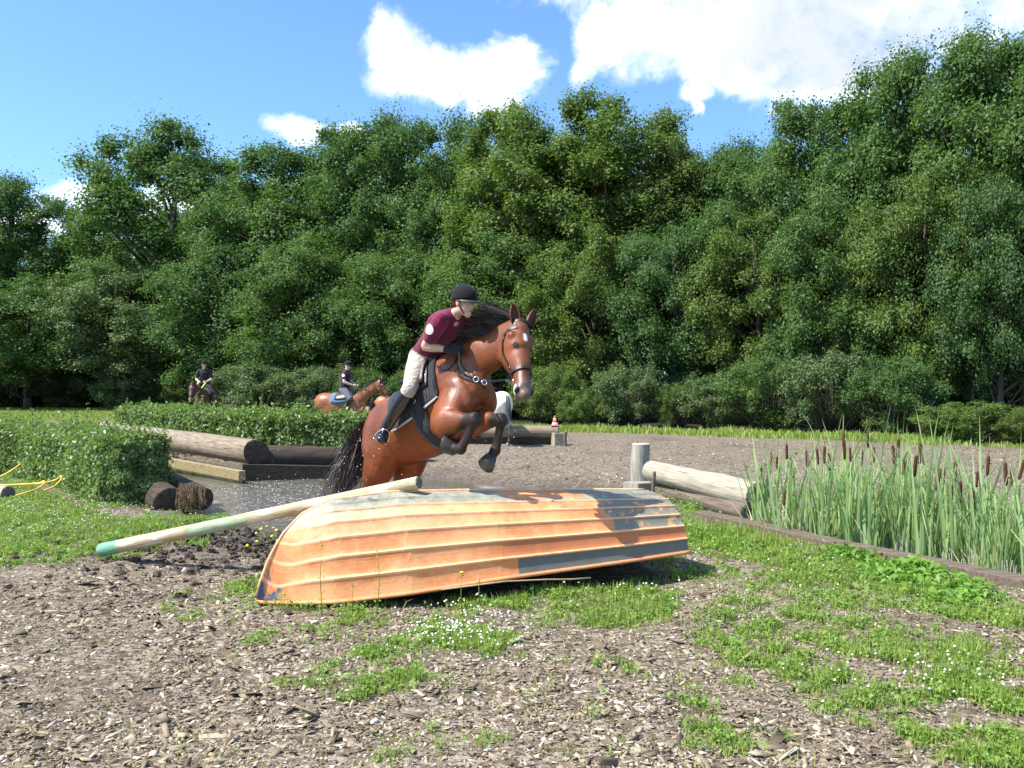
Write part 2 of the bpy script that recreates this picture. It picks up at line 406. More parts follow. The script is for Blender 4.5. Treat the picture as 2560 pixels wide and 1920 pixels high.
def ground_material():
    m, nt, b = material('bark_chip_soil'); t = N(nt, 'ShaderNodeTexCoord'); P = t.outputs['Object']
    n1 = noise_n(nt, P, .55, 4); n2 = noise_n(nt, P, 7, 6, .65); n3 = noise_n(nt, P, 45, 4, .7)
    mp = N(nt, 'ShaderNodeMapping'); L(nt, P, mp.inputs[0]); mp.inputs['Scale'].default_value = (18, 30, 30)
    v = N(nt, 'ShaderNodeTexVoronoi'); L(nt, mp.outputs[0], v.inputs[0]); v.inputs['Scale'].default_value = 1.4; v.inputs['Randomness'].default_value = 1
    chip = v.outputs['Color']; cs = N(nt, 'ShaderNodeSeparateColor'); L(nt, chip, cs.inputs[0])
    c = mixc(nt, maprange(nt, n2.outputs[0], .35, .65), (.088, .066, .042), (.19, .148, .098))
    # chips of bark seen as flecks
    c = mixc(nt, maprange(nt, cs.outputs[0], .45, .9, 0, .85), c, (.34, .285, .225))
    c = mixc(nt, maprange(nt, cs.outputs[1], .90, .97, 0, .6), c, (.42, .37, .30))
    c = mixc(nt, maprange(nt, n3.outputs[0], .52, .72, 0, .7), c, (.045, .035, .028))
    c = mixc(nt, maprange(nt, n1.outputs[0], .5, .68, 0, .35), c, (.07, .052, .04))
    # wet mud by the water
    wet = N(nt, 'ShaderNodeAttribute', attribute_name='wet'); gra = N(nt, 'ShaderNodeAttribute', attribute_name='green')
    c = mixc(nt, math_n(nt, 'MULTIPLY', wet.outputs['Fac'], .75), c, (.05, .038, .03))
    gc = mixc(nt, n2.outputs[0], (.055, .085, .022), (.12, .17, .045))
    c = mixc(nt, maprange(nt, gra.outputs['Fac'], .3, 1.1, 0, .6), c, gc)
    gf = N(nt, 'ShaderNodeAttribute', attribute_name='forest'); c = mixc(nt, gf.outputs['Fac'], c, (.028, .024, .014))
    L(nt, c, b.inputs['Base Color'])
    L(nt, maprange(nt, wet.outputs['Fac'], 0, 1, .92, .55), b.inputs['Roughness']); b.inputs['Specular IOR Level'].default_value = .25
    bp = N(nt, 'ShaderNodeBump'); bp.inputs['Strength'].default_value = .9; bp.inputs['Distance'].default_value = .03
    hh = math_n(nt, 'ADD', math_n(nt, 'MULTIPLY', n2.outputs[0], 1.0), math_n(nt, 'ADD', math_n(nt, 'MULTIPLY', cs.outputs[0], .35), math_n(nt, 'MULTIPLY', n3.outputs[0], .5)))
    L(nt, hh, bp.inputs['Height']); L(nt, bp.outputs[0], b.inputs['Normal'])
    return m
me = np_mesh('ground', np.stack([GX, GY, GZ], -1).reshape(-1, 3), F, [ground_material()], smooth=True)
GREEN = green_at(GX, GY)
def attr(me, name, a):
    at_ = me.attributes.new(name, 'FLOAT', 'POINT'); at_.data.foreach_set('value', np.asarray(a, dtype=np.float32).ravel())
attr(me, 'green', GREEN)
dp = sdist_poly(GX, GY, POND)
attr(me, 'wet', np.clip(np.exp(-np.clip(dp, 0, 9) / .35) + .8 * np.exp(-(((GX + 2.9) / 1.5) ** 2 + ((GY - 9.2) / 1.1) ** 2)), 0, 1))
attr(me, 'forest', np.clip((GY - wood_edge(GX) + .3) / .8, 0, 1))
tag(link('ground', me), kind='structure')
# water
def water_mat():
    m, nt, b = material('muddy_water'); t = N(nt, 'ShaderNodeTexCoord')
    n1 = noise_n(nt, t.outputs['Object'], 2.2, 6, .6, .6); n2 = noise_n(nt, t.outputs['Object'], 9, 5, .65)
    pos = N(nt, 'ShaderNodeSeparateXYZ'); L(nt, t.outputs['Object'], pos.inputs[0])
    # stirred up where the horse went through
    dist = vmath(nt, 'DISTANCE', t.outputs['Object'], (-4.0, 13.3, -.12)).outputs['Value']
    stir = maprange(nt, dist, 1.8, 4.4, 1, 0)
    b.inputs['Base Color'].default_value = (.06, .052, .036, 1); b.inputs['Roughness'].default_value = .06; b.inputs['IOR'].default_value = 1.33
    foam = math_n(nt, 'MULTIPLY', maprange(nt, n2.outputs[0], .50, .66), stir)
    n4 = noise_n(nt, t.outputs['Object'], 38, 3, .7)
    foam = math_n(nt, 'MULTIPLY', foam, maprange(nt, n4.outputs[0], .45, .62))
    c = mixc(nt, foam, (.115, .102, .080), (.55, .54, .50)); L(nt, c, b.inputs['Base Color'])
    L(nt, math_n(nt, 'ADD', .05, math_n(nt, 'MULTIPLY', foam, .5)), b.inputs['Roughness'])
    bp = N(nt, 'ShaderNodeBump'); L(nt, math_n(nt, 'ADD', .10, math_n(nt, 'MULTIPLY', stir, .9)), bp.inputs['Strength']); bp.inputs['Distance'].default_value = .035
    L(nt, math_n(nt, 'ADD', n1.outputs[0], math_n(nt, 'MULTIPLY', n2.outputs[0], .5)), bp.inputs['Height']); L(nt, bp.outputs[0], b.inputs['Normal'])
    return m
xs = np.linspace(-10, 2.6, 90); ys = np.linspace(9, 22, 90); WX, WY = np.meshgrid(xs, ys)
d0 = np.hypot((WX + 3.9) / 1.6, (WY - 13.2) / 2.0); WZ = -.10 + (vnoise(WX, WY, .5, 21, 3) - .5) * .10 * np.exp(-d0 ** 2)
idx = np.arange(90 * 90).reshape(90, 90); F = np.stack([idx[:-1, :-1], idx[:-1, 1:], idx[1:, 1:], idx[1:, :-1]], -1).reshape(-1, 4)
tag(link('pond_water', np_mesh('pond_water', np.stack([WX, WY, WZ], -1).reshape(-1, 3), F, [water_mat()], smooth=True)), kind='structure')
# ------------------------------------------------------------------ leaves
def leaf_quads(P, Nrm, size, aspect=.55, seed=0, fold=.25, droop=0.0):
    """n kite shaped leaves with a folded midrib: centres P, facing Nrm"""
    r = np.random.default_rng(seed); n = len(P)
    Nrm = Nrm / (np.linalg.norm(Nrm, axis=1, keepdims=True) + 1e-9)
    T = r.normal(size=(n, 3)); T[:, 2] -= droop; T -= Nrm * np.sum(T * Nrm, 1, keepdims=True); T /= np.linalg.norm(T, axis=1, keepdims=True) + 1e-9
    B = np.cross(Nrm, T); s = size[:, None] if hasattr(size, '__len__') else np.full((n, 1), size)
    base = P - T * s * .5; tip = P + T * s * .5 - Nrm * s * .08; up = Nrm * s * fold * .5
    l = P - T * s * .05 + B * s * aspect * .5 + up; rr = P - T * s * .05 - B * s * aspect * .5 + up
    V = np.stack([base, rr, tip, l], 1).reshape(-1, 3); F = np.arange(4 * n).reshape(n, 4)
    return V, F
def rand_dirs(r, n):
    d = r.normal(size=(n, 3)); return d / np.linalg.norm(d, axis=1, keepdims=True)
M_LEAF = [leafmat('oak_leaves', (.080, .138, .038), (.145, .220, .058), (.060, .125, .052), trans=.33, rough=.55, spec=.22),
          leafmat('birch_leaves', (.100, .155, .040), (.160, .225, .058), (.110, .150, .042), trans=.33, rough=.55, spec=.2),
          leafmat('willow_leaves', (.105, .155, .062), (.165, .225, .092), (.08, .125, .045), trans=.28, rough=.55, spec=.25)]
M_BARK = wood('tree_bark', (.13, .11, .085), (.045, .036, .028), axis='Z', scale=.6)
def crown_tree(name, seed, H, Rx, base, nclump, leaves, lsize, kind=0, clump=(.75, 1.5), trunk=True, flat=.72, top=1.0):
    """a crown of many leafy clumps on branch ends round a tapered trunk; returns the thing"""
    r = np.random.default_rng(seed); cz = base + (H - base) * .5; rz = (H - base) * .5
    C = []; R = []
    tries = 0
    while len(C) < nclump and tries < 9000:
        tries += 1
        d = rand_dirs(r, 1)[0]; rad = r.uniform(.25, 1) ** .45
        rr = r.uniform(*clump)
        q = np.array([d[0] * (Rx - rr * .6), d[1] * (Rx - rr * .6), d[2] * (rz - rr * .5)]) * rad
        q[2] *= 1.0 if q[2] > 0 else 1.0
        w_ = 1.0 - .12 * max(0, q[2] / rz) ** 2 * (1 / top)
        q[0] *= w_; q[1] *= w_; q = q + np.array([0, 0, cz])
        if all(np.linalg.norm(q - c) > .62 * max(rr, R[i]) for i, c in enumerate(C)):
            C.append(q); R.append(rr)
    C = np.array(C); R = np.array(R); wgt = R ** 2 / np.sum(R ** 2)
    cnt = (wgt * leaves).astype(int); PP = []; NN = []; SS = []
    for c, rr, k in zip(C, R, cnt):
        # each clump is itself a spray of twigs of very different reach
        ns = 16; sd_ = rand_dirs(r, ns); sd_[:, 2] = np.where(sd_[:, 2] < -.3, -sd_[:, 2], sd_[:, 2])
        sc = sd_ * rr * r.uniform(.35, 1.15, (ns, 1)); wd = rr * r.uniform(.14, .30, (ns, 1))
        which = r.integers(0, ns, k); t = r.uniform(.15, 1, (k, 1)) ** .5
        p = c + (sc[which] * t + r.normal(size=(k, 3)) * wd[which] * (.5 + .6 * t)) * np.array([1, 1, flat])
        nn = (p - c) / rr * .9 + np.array([0, 0, .5]) + r.normal(size=(k, 3)) * .6
        PP.append(p); NN.append(nn); SS.append(lsize * r.uniform(.55, 1.4, k))
    V, F = leaf_quads(np.concatenate(PP), np.concatenate(NN), np.concatenate(SS), .62, seed, droop=.3)
    root = empty(name); link('crown', np_mesh('crown', V, F, [M_LEAF[kind]]), root)
    mb = MB(); rr_ = random.Random(seed)
    if trunk:
        tr = .05 * H ** .75 * .55 + .05; bend = [rr_.uniform(-.25, .25) for _ in range(4)]
        pts = [Vector((0, 0, -.2)), Vector((bend[0] * .3, bend[1] * .3, base * .6 + .4)), Vector((bend[0], bend[1], cz)), Vector((bend[0] + bend[2], bend[1] + bend[3], H * .86))]
        mb.tube(pts, [tr * 1.25, tr, tr * .65, tr * .15], 10)
        order = np.argsort(-R)[:min(34, len(C))]
        for i in order:
            c = Vector(C[i]); z0 = min(max(c.z - rr_.uniform(.25, .5) * (H - base) * .5 - .3, base * .5 + .5), H * .8)
            f = (z0 / H); p0 = Vector((bend[0] * f, bend[1] * f, z0)); mid = p0.lerp(c, .5) + Vector((rr_.uniform(-.3, .3), rr_.uniform(-.3, .3), .1))
            mb.tube([p0, mid, c], [tr * .38 * (1 - f * .6), tr * .22, tr * .06], 5)
    else:
        for i in range(len(C)):
            c = Vector(C[i]); p0 = Vector((c.x * .25, c.y * .25, -.1)); mb.tube([p0, p0.lerp(c, .55) + Vector((0, 0, .1)), c], [.04, .028, .012], 5)
    mb.build('trunk' if trunk else 'stems', M_BARK, root)
    return root
def place_tree(proto, first, px, top, halfw, dist, H, Rx, label, name_cat, group, rz=0.0, dz=0):
    """stand a copy of a tree so that it fills its size at its distance"""
    o = proto if first else copy_tree(proto)
    x = (px - 1280) / FOC * dist; hgt = CAM_H + (HOR - top) / FOC * dist; wid = halfw / FOC * dist
    o.location = (x, dist, dz); o.rotation_euler = (0, 0, rz)
    o.scale = (wid / Rx, wid / Rx, hgt / H)
    tag(o, label, name_cat, group)
    return o
PR = {}
def proto(key, fn):
    if key not in PR: PR[key] = [fn(), True]
    return PR[key]
OAK = [(14, 4.6, 1.6), (10.5, 5.0, .5), (14, 5.0, 2.2), (10, 4.7, .4)]
def oak(i):
    H, R_, b_ = OAK[i]
    return crown_tree('oak_tree', 40 + i, H, R_, b_, 112, 104000, .138, 0, clump=(.6, 1.35), flat=.95)
def birch(i):
    return crown_tree('birch_tree', 70 + i, 14 if i == 0 else 10, 3.6 if i == 0 else 4.4, 1.4 if i == 0 else .5, 120, 92000, .125, 1, clump=(.5, 1.0), flat=1.1)
front = [  # px, top, halfwidth, distance, species, variant, label
    (30, 425, 165, 70, 'o', 0, 'dark oak at the far left edge, its crown cut by the picture edge'),
    (210, 505, 120, 72, 'o', 1, 'lower oak in the dip between the left edge oak and the tall domed oak'),
    (425, 285, 205, 64, 'o', 2, 'tall domed oak standing alone left of centre with sky showing through'),
    (600, 430, 110, 62, 'o', 1, 'narrow oak filling the dip right of the tall domed oak'),
    (735, 350, 150, 58, 'o', 3, 'oak below the small round cloud'),
    (860, 300, 130, 56, 'o', 0, 'broad oak between the small cloud and the middle cloud'),
    (975, 268, 120, 54, 'o', 2, 'oak under the left end of the middle cloud'),
    (1110, 275, 120, 52, 'o', 1, 'oak directly under the middle cloud'),
    (1215, 262, 105, 50, 'o', 3, 'oak just right of the middle cloud behind the birches'),
    (1330, 232, 130, 45, 'b', 0, 'tall pale birch left of the treeline peak in the centre'),
    (1480, 225, 130, 44, 'b', 1, 'tall pale birch at the highest point of the central treeline'),
    (1615, 258, 110, 44, 'b', 0, 'birch with feathery top right of the central peak'),
    (1705, 330, 75, 43, 'b', 1, 'slender birch at the left edge of the V shaped gap of sky'),
    (1850, 335, 110, 42, 'o', 0, 'oak at the right side of the V shaped gap of sky'),
    (1985, 235, 130, 38, 'o', 3, 'oak between the sky gap and the tall oaks on the right'),
    (2130, 222, 130, 36, 'o', 1, 'oak in front of the grey cloud on the right'),
    (2270, 105, 140, 34, 'o', 2, 'tall oak rising towards the upper right corner'),
    (2420, 60, 150, 32, 'o', 0, 'very tall oak next to the right picture edge'),
    (2560, 25, 150, 30, 'o', 1, 'tallest oak, cut by the right picture edge'),
    # second storey in front
    (70, 690, 190, 60, 'o', 3, 'low spreading tree at the left edge in front of the oaks'),
    (300, 640, 170, 58, 'w', 0, 'grey green willow in front of the tall domed oak'),
    (560, 600, 180, 55, 'o', 1, 'mid height oak above the rider in black'),
    (790, 590, 190, 50, 'o', 2, 'mid height oak above the distant rider in the body protector'),
    (1010, 600, 170, 47, 'o', 0, 'mid height oak behind the leaping rider'),
    (1250, 560, 170, 43, 'o', 3, 'mid height oak behind the head of the leaping horse'),
    (1480, 560, 170, 40, 'b', 0, 'mid height birch over the far log jump with the cone'),
    (1690, 540, 170, 38, 'o', 2, 'mid height oak left of the wooden post, in front of the sky gap'),
    (1900, 520, 170, 35, 'b', 1, 'mid height birch above the log beside the wooden post'),
    (2110, 480, 180, 32, 'o', 0, 'mid height oak above the leftmost cattails'),
    (2310, 400, 170, 30, 'b', 0, 'olive tinged birch in front of the tall oaks on the right'),
    (2500, 420, 150, 28, 'o', 3, 'mid height oak at the right edge above the cattails'),
]
for k, (px, top, hw, dist, sp, vi, lab) in enumerate(front):
    vi = {'o': (0, 2)[vi % 2] if k < 19 else 1, 'b': 0 if k < 19 else 1, 'w': 0}[sp]
    if sp == 'o': pr = proto(('o', vi), lambda: oak(vi)); H, R_ = OAK[vi][0], OAK[vi][1]
    elif sp == 'b': pr = proto(('b', vi), lambda: birch(vi)); H, R_ = (14, 3.6) if vi == 0 else (10, 4.4)
    else: pr = proto(('w', 0), lambda: crown_tree('willow_tree', 90, 9, 4.2, .5, 90, 56000, .13, 2, clump=(.6, 1.2))); H, R_ = 9, 4.2
    place_tree(pr[0], pr[1], px, top, hw * ((1.25, 1.2, 1.38, 1.3)[k] if k < 4 else 1.85 if k < 19 else 1.25), dist, H, R_, lab, 'tree', 'trees along the edge of the wood', rz=k * 1.9)
    pr[1] = False
rr_ = random.Random(3)
for k in range(27):
    px = -450 + k * 146 + rr_.uniform(-30, 30); x0 = (px - 1280) / FOC
    d = float(np.interp(px, [0, 500, 1000, 1500, 2000, 2560], [88, 84, 70, 60, 52, 45])) + rr_.uniform(-2, 6)
    top = float(np.interp(px, [-200, 0, 250, 500, 650, 900, 1200, 1500, 1700, 1780, 1900, 2200, 2560, 2800], [520, 500, 560, 420, 470, 400, 370, 350, 430, 470, 420, 350, 220, 200])) + rr_.uniform(0, 60)
    pr = PR[('o', (k % 2) * 2)]
    place_tree(pr[0], False, px, top, (215 if px > 650 else 150), d, OAK[(k % 2) * 2][0], OAK[(k % 2) * 2][1], 'dark oak standing deep in the wood behind the front row', 'tree', 'oaks deep in the wood', rz=k * 2.3)
for k, (px, top, dist) in enumerate([(2740, 30, 28), (2950, 60, 26), (3200, 60, 25), (3500, 60, 24), (-190, 440, 70), (-450, 430, 72), (-720, 420, 72)]):
    place_tree(PR[('o', 2 if k % 2 else 0)][0], False, px, top, 250, dist, 14, OAK[2 if k % 2 else 0][1], 'oak of the wood edge standing just beyond the side of the picture', 'tree', 'trees beyond the picture edges', rz=k)
# bushes at the foot of the wood
bushes = [  # px, top, halfw, dist, kind, label
    (40, 870, 190, 66, 0, 'dark bush under the trees at the left picture edge'),
    (200, 900, 120, 64, 0, 'dark bush right of the one at the left edge'),
    (320, 905, 90, 57, 2, 'pale grey green bush behind the left end of the clipped hedge'),
    (470, 930, 70, 56, 1, 'low bush behind the rider in black'),
    (640, 895, 130, 46, 2, 'large rounded pale bush between the two distant riders'),
    (790, 905, 110, 45, 2, 'pale bush left of the distant rider in the body protector'),
    (900, 920, 80, 44, 0, 'bush behind the head of the distant bay horse'),
    (1060, 910, 100, 42, 0, 'bush hidden partly by the leaping horse'),
    (1370, 905, 95, 36, 1, 'bright bush right of the leaping horse muzzle'),
    (1450, 975, 60, 34, 1, 'small bright bush behind the traffic cone'),
    (1570, 900, 100, 34, 2, 'rounded pale bush left of the wooden post'),
    (1690, 955, 60, 33, 1, 'yellow green shrub between two pale bushes'),
    (1790, 925, 100, 32.5, 2, 'pale bush above the wooden post'),
    (1930, 890, 130, 31, 0, 'dark spreading bush above the log beside the post'),
    (2080, 860, 130, 29.5, 2, 'tall pale bush behind the left group of cattails'),
    (2230, 890, 120, 28, 0, 'dark bush behind the middle cattails'),
    (2420, 1000, 130, 25, 1, 'bright low shrub behind the black pipe'),
    (2560, 1010, 90, 24, 1, 'bright low shrub at the right picture edge'),
]
bp_ = {}
for k, (px, top, hw, dist, kd, lab) in enumerate(bushes):
    if kd not in bp_: bp_[kd] = [crown_tree('bush', 200 + kd, 3.2, 2.4, -.2, 80, 34000, .085, kd, clump=(.28, .6), trunk=False, flat=.95), True]
    pr = bp_[kd]
    place_tree(pr[0], pr[1], px, top, hw * 1.15, dist, 3.2, 2.4, lab, 'bush', 'bushes along the foot of the wood', rz=k * 1.3)
    pr[1] = False
for k in range(9):
    px = 60 + k * 300; x = (px - 1280) / FOC * 44; e = float(np.interp(px, [0, 800, 1300, 1800, 2560], [78, 54, 43, 38, 33]))
    place_tree(bp_[0][0], False, px, 830 + 40 * (k % 3), 160, e + 2, 3.2, 2.4, 'undergrowth bush in the dark between the trunks of the wood', 'bush', 'undergrowth inside the wood', rz=k)
# ------------------------------------------------------------------ horses
def coat_mat(name, body, dark, rough=.42, coat=.25, var=.25):
    m, nt, b = material(name); t = N(nt, 'ShaderNodeTexCoord'); a = N(nt, 'ShaderNodeAttribute', attribute_name='points')
    wh = N(nt, 'ShaderNodeAttribute', attribute_name='white'); gy = N(nt, 'ShaderNodeAttribute', attribute_name='grey')
    n1 = noise_n(nt, t.outputs['Object'], 3.2, 5, .6); n2 = noise_n(nt, t.outputs['Object'], 14, 4)
    c = mixc(nt, maprange(nt, n1.outputs[0], .35, .65), tuple(v * (1 - var) for v in body), tuple(v * (1 + var) for v in body))
    c = mixc(nt, maprange(nt, n2.outputs[0], .5, .8, 0, .25), c, tuple(v * .6 for v in body))
    b.inputs['Specular IOR Level'].default_value = .4; L(nt, math_n(nt, 'MULTIPLY_ADD', a.outputs['Fac'], -coat * .7, coat), b.inputs['Coat Weight']); c = mixc(nt, a.outputs['Fac'], c, dark); c = mixc(nt, gy.outputs['Fac'], c, (.13, .095, .075)); c = mixc(nt, wh.outputs['Fac'], c, (.72, .70, .66))
    L(nt, c, b.inputs['Base Color']); nw = noise_n(nt, t.outputs['Object'], 5.5, 5, .6); L(nt, maprange(nt, nw.outputs[0], .42, .62, rough * 1.45, rough * .72), b.inputs['Roughness']); b.inputs['Coat Roughness'].default_value = .22
    b.inputs['Sheen Weight'].default_value = 0
    mp = N(nt, 'ShaderNodeMapping'); L(nt, t.outputs['Object'], mp.inputs[0]); mp.inputs['Scale'].default_value = (24, 70, 50)
    n3 = noise_n(nt, mp.outputs[0], 2, 4, .6); bp = N(nt, 'ShaderNodeBump'); bp.inputs['Strength'].default_value = .32; bp.inputs['Distance'].default_value = .010
    n4 = noise_n(nt, t.outputs['Object'], 9, 3, .5)
    L(nt, math_n(nt, 'ADD', n3.outputs[0], math_n(nt, 'MULTIPLY', n4.outputs[0], 2.2)), bp.inputs['Height']); L(nt, bp.outputs[0], b.inputs['Normal'])
    return m
M_BAY = coat_mat('bay_coat', (.185, .048, .0115), (.018, .0095, .006), rough=.42, coat=.12)
M_BAY2 = coat_mat('far_bay_coat', (.27, .095, .030), (.03, .02, .017), rough=.45)
M_BROWN = coat_mat('brown_coat', (.10, .040, .022), (.03, .02, .016), rough=.55)
M_CHEST = coat_mat('chestnut_coat', (.36, .14, .045), (.3, .11, .04), rough=.45)
M_GREY = coat_mat('grey_coat', (.82, .81, .78), (.10, .10, .10), rough=.6, coat=.05, var=.08)
def hair_mat(name, col, rough=.45):
    m, nt, b = material(name); g = N(nt, 'ShaderNodeNewGeometry')
    c = mixc(nt, g.outputs['Random Per Island'], tuple(v * .6 for v in col), tuple(v * 2.4 for v in col)); L(nt, c, b.inputs['Base Color'])
    b.inputs['Roughness'].default_value = rough; b.inputs['Anisotropic'].default_value = .5; return m
M_HAIR = hair_mat('black_hair', (.026, .019, .015)); M_HAIRW = hair_mat('grey_hair', (.12, .12, .115))
M_HOOF = simple('hoof_horn', (.045, .040, .034), .35, bump=.3, bscale=60); M_HOOFP = simple('pale_hoof', (.30, .21, .14), .5)
M_EYE = simple('eye_black', (.012, .008, .006), .06, coat=1.0); M_NOSTR = simple('nostril_dark', (.012, .008, .008), .6)
M_LEATH = simple('black_leather', (.018, .015, .013), .38, bump=.25, bscale=150, coat=.15); M_LEATHB = simple('brown_leather', (.045, .025, .016), .4, bump=.2, bscale=150)
M_METAL = simple('steel', (.75, .73, .70), .22, metal=1.0); M_BRASS = simple('brass', (.75, .55, .25), .3, metal=1.0)
TORSO = [(-1.20, 1.30, .10, .11), (-1.13, 1.29, .22, .19), (-.98, 1.265, .30, .265), (-.80, 1.245, .325, .29), (-.60, 1.205, .325, .285), (-.38, 1.17, .335, .305), (-.15, 1.175, .355, .295), (.05, 1.215, .36, .255), (.20, 1.23, .330, .215), (.30, 1.20, .26, .185), (.37, 1.18, .18, .13)]
def torso_pt(x, ang, off=0.0):
    """point on the barrel: ang 0 at the top, + towards the horse's right"""
    X = [q[0] for q in TORSO]; z = np.interp(x, X, [q[1] for q in TORSO]); h = np.interp(x, X, [q[2] for q in TORSO]) + off; w_ = np.interp(x, X, [q[3] for q in TORSO]) + off
    return Vector((x, -math.sin(ang) * w_, z + math.cos(ang) * h))
class Pose: pass
def stand_pose(neck_up=0.0, nose=.15):
    p = Pose()
    p.poll = Vector((1.02, 0, 1.86 + neck_up)); p.hdir = Vector((.62 + nose, 0, -.78 + nose)).normalized()
    p.front = [[(.18, s * .13, 1.15), (.12, s * .15, .93), (.20, s * .135, .50), (.18, s * .13, .18), (.24, s * .13, .07)] for s in (-1, 1)]
    p.hind = [[(-.88, s * .14, 1.22), (-.62, s * .17, .95), (-1.12, s * .14, .60), (-1.05, s * .13, .19), (-.99, s * .13, .07)] for s in (-1, 1)]
    p.front_hoof = [Vector((.25, 0, -1))] * 2; p.hind_hoof = [Vector((.25, 0, -1))] * 2
    return p
def build_horse(name, mat, pose, voxel, hair, hoofmat=None, mane=True, fine=1, head=True, mane_wind=None, tail_pts=None, nhair=260, lat_head=None, hs=1.0, lf=1.0, tail_sp=1.0):
    root = empty(name); mb = MB(); paint = []      # paint: (centre, radius, channel, value)
    mb.oval([((x, 0, z), h, w_) for x, z, h, w_ in TORSO], 28, 4)
    # muscle masses
    for s in (-1, 1):
        mb.ball((.22, s * .125, 1.16), (.16, .10, .25), Matrix.Rotation(-.45, 3, 'Y'))
        mb.ball((-.86, s * .16, 1.20), (.27, .135, .27)); mb.ball((.32, s * .075, 1.12), (.09, .085, .14))
        mb.ball((-.04, s * .10, 1.43), (.16, .09, .11), Matrix.Rotation(.2, 3, 'Y'))
    P = pose.poll; N0 = Vector((.16, 0, 1.28)); LH = Vector(lat_head or (0, 1, 0)).normalized()
    side = Vector((0, P.y, 0))
    nk = []
    for f, lift, h, w_ in [(0, 0, .265, .16), (.2, .012, .222, .138), (.4, .03, .185, .115), (.6, .045, .158, .098), (.8, .045, .138, .086), (.97, .015, .125, .078)]:
        q = N0.lerp(P, f) + Vector((-lift * .6, 0, lift)); q.y = P.y * f * f
        nk.append((q - (Vector((0, 0, 1)) * h * .35 if f > .5 else Vector((0, 0, .0))) + (Vector((0, 0, 0)))*0, h, w_))
    mb.oval(nk, 24, 5)
    hd = pose.hdir.normalized(); LH = (LH - hd * LH.dot(hd)).normalized(); nn = LH.cross(hd).normalized()
    if nn.dot(Vector((1, 0, .6))) < 0: nn = -nn
    def hp(t, n_, l): return P + hd * t + nn * n_ * hs + LH * l * hs
    HS = [(-.035, .060, .058), (.02, .092, .082), (.08, .118, .098), (.15, .130, .104), (.22, .122, .094), (.30, .100, .077), (.38, .082, .064), (.46, .072, .056), (.53, .070, .057), (.585, .062, .056), (.625, .040, .042)]
    def htop(t): return .022 - .02 * (t / .6) + (.012 if .05 < t < .2 else 0)
    if head:
        mb.oval([(hp(t, htop(t) - h, 0), h * hs, w_ * hs) for t, h, w_ in HS], 24, 4, LH)
        RH = Matrix((nn, LH, hd)).transposed()
        for s in (-1, 1):
            mb.ball(hp(.155, -.150, s * .060), (.085 * hs, .045 * hs, .110), RH)            # cheek
            mb.ball(hp(.100, -.020, s * .078), (.028, .028, .036), RH)            # brow over the eye
            mb.ball(hp(.300, -.055, s * .052), (.012, .020, .11), RH)             # facial crest
            mb.ball(hp(.575, -.045, s * .036), (.034, .024, .036), RH)            # nostril wing
        mb.ball(hp(.605, -.125, 0), (.030, .036, .028), RH)                       # chin
    def leg(J, R, offs=()):
        J = [Vector(j) for j in J]; st = []
        for (i, f, h, w_) in R:
            st.append((J[i].lerp(J[i + 1], f) if i + 1 < len(J) else J[i], h, w_))
        mb.oval(st, 18, 3)
        a_, b_ = J[2], J[3]; ax = (b_ - a_).normalized(); bk = Vector((0, 1, 0)).cross(ax); bk = bk if bk.dot(J[1] - J[2]) > 0 or True else -bk; bk = bk * (1 if bk.dot(J[4] - J[3]) < 0 else -1)
        mb.oval([(a_.lerp(b_, .02) + bk * .028, .020 * lf, .020 * lf), (a_.lerp(b_, .5) + bk * .030, .014 * lf, .018 * lf), (a_.lerp(b_, .98) + bk * .026, .020 * lf, .024 * lf)], 12, 3)
    FR = [(0, 0, .17, .10), (0, .55, .15, .095), (1, 0, .135, .086), (1, .22, .112, .076), (1, .5, .078, .060), (1, .8, .050, .046), (2, 0, .056, .052), (2, .12, .048, .045), (2, .25, .034, .029), (2, .55, .031, .027), (2, .85, .036, .031), (3, 0, .047, .041), (3, .4, .037, .035), (4, 0, .050, .050)]
    HR = [(0, 0, .25, .14), (0, .5, .23, .145), (1, 0, .175, .125), (1, .25, .140, .105), (1, .55, .092, .072), (1, .85, .052, .040), (2, 0, .064, .046), (2, .15, .052, .040), (2, .3, .038, .031), (2, .6, .035, .029), (2, .88, .040, .033), (3, 0, .049, .042), (3, .45, .036, .034), (4, 0, .045, .047)]
    FR = [(i, f, h * lf, w_ * lf) for i, f, h, w_ in FR]; HR = [(i, f, h * lf, w_ * lf) for i, f, h, w_ in HR]
    for J in pose.front: leg(J, FR)
    for J in pose.hind: leg(J, HR)
    body = mb.fused('body', [mat], voxel, root, 5 if fine else 3)
    # colour of the coat by region
    me = body.data; n = len(me.vertices); co = np.empty(n * 3, dtype=np.float32); me.vertices.foreach_get('co', co); co = co.reshape(-1, 3)
    pts = np.zeros(n); wht = np.zeros(n); gry = np.zeros(n)
    def seg(a, b, r0, r1):
        a = np.array(a); b = np.array(b); ab = b - a; t = np.clip(((co - a) @ ab) / (ab @ ab), 0, 1); d = np.linalg.norm(co - a - t[:, None] * ab, axis=1)
        return np.clip(1 - (d - r0) / (r1 - r0), 0, 1)
    for J in pose.front:
        k = Vector(J[2]); e = Vector(J[1]); pts = np.maximum(pts, seg(k.lerp(e, .10), k, .07, .12)); pts = np.maximum(pts, seg(k, J[3], .08, .12)); pts = np.maximum(pts, seg(J[3], J[4], .1, .14))
    for J in pose.hind:
        pts = np.maximum(pts, seg(J[2], J[3], .07, .12)); pts = np.maximum(pts, seg(J[3], J[4], .1, .14))
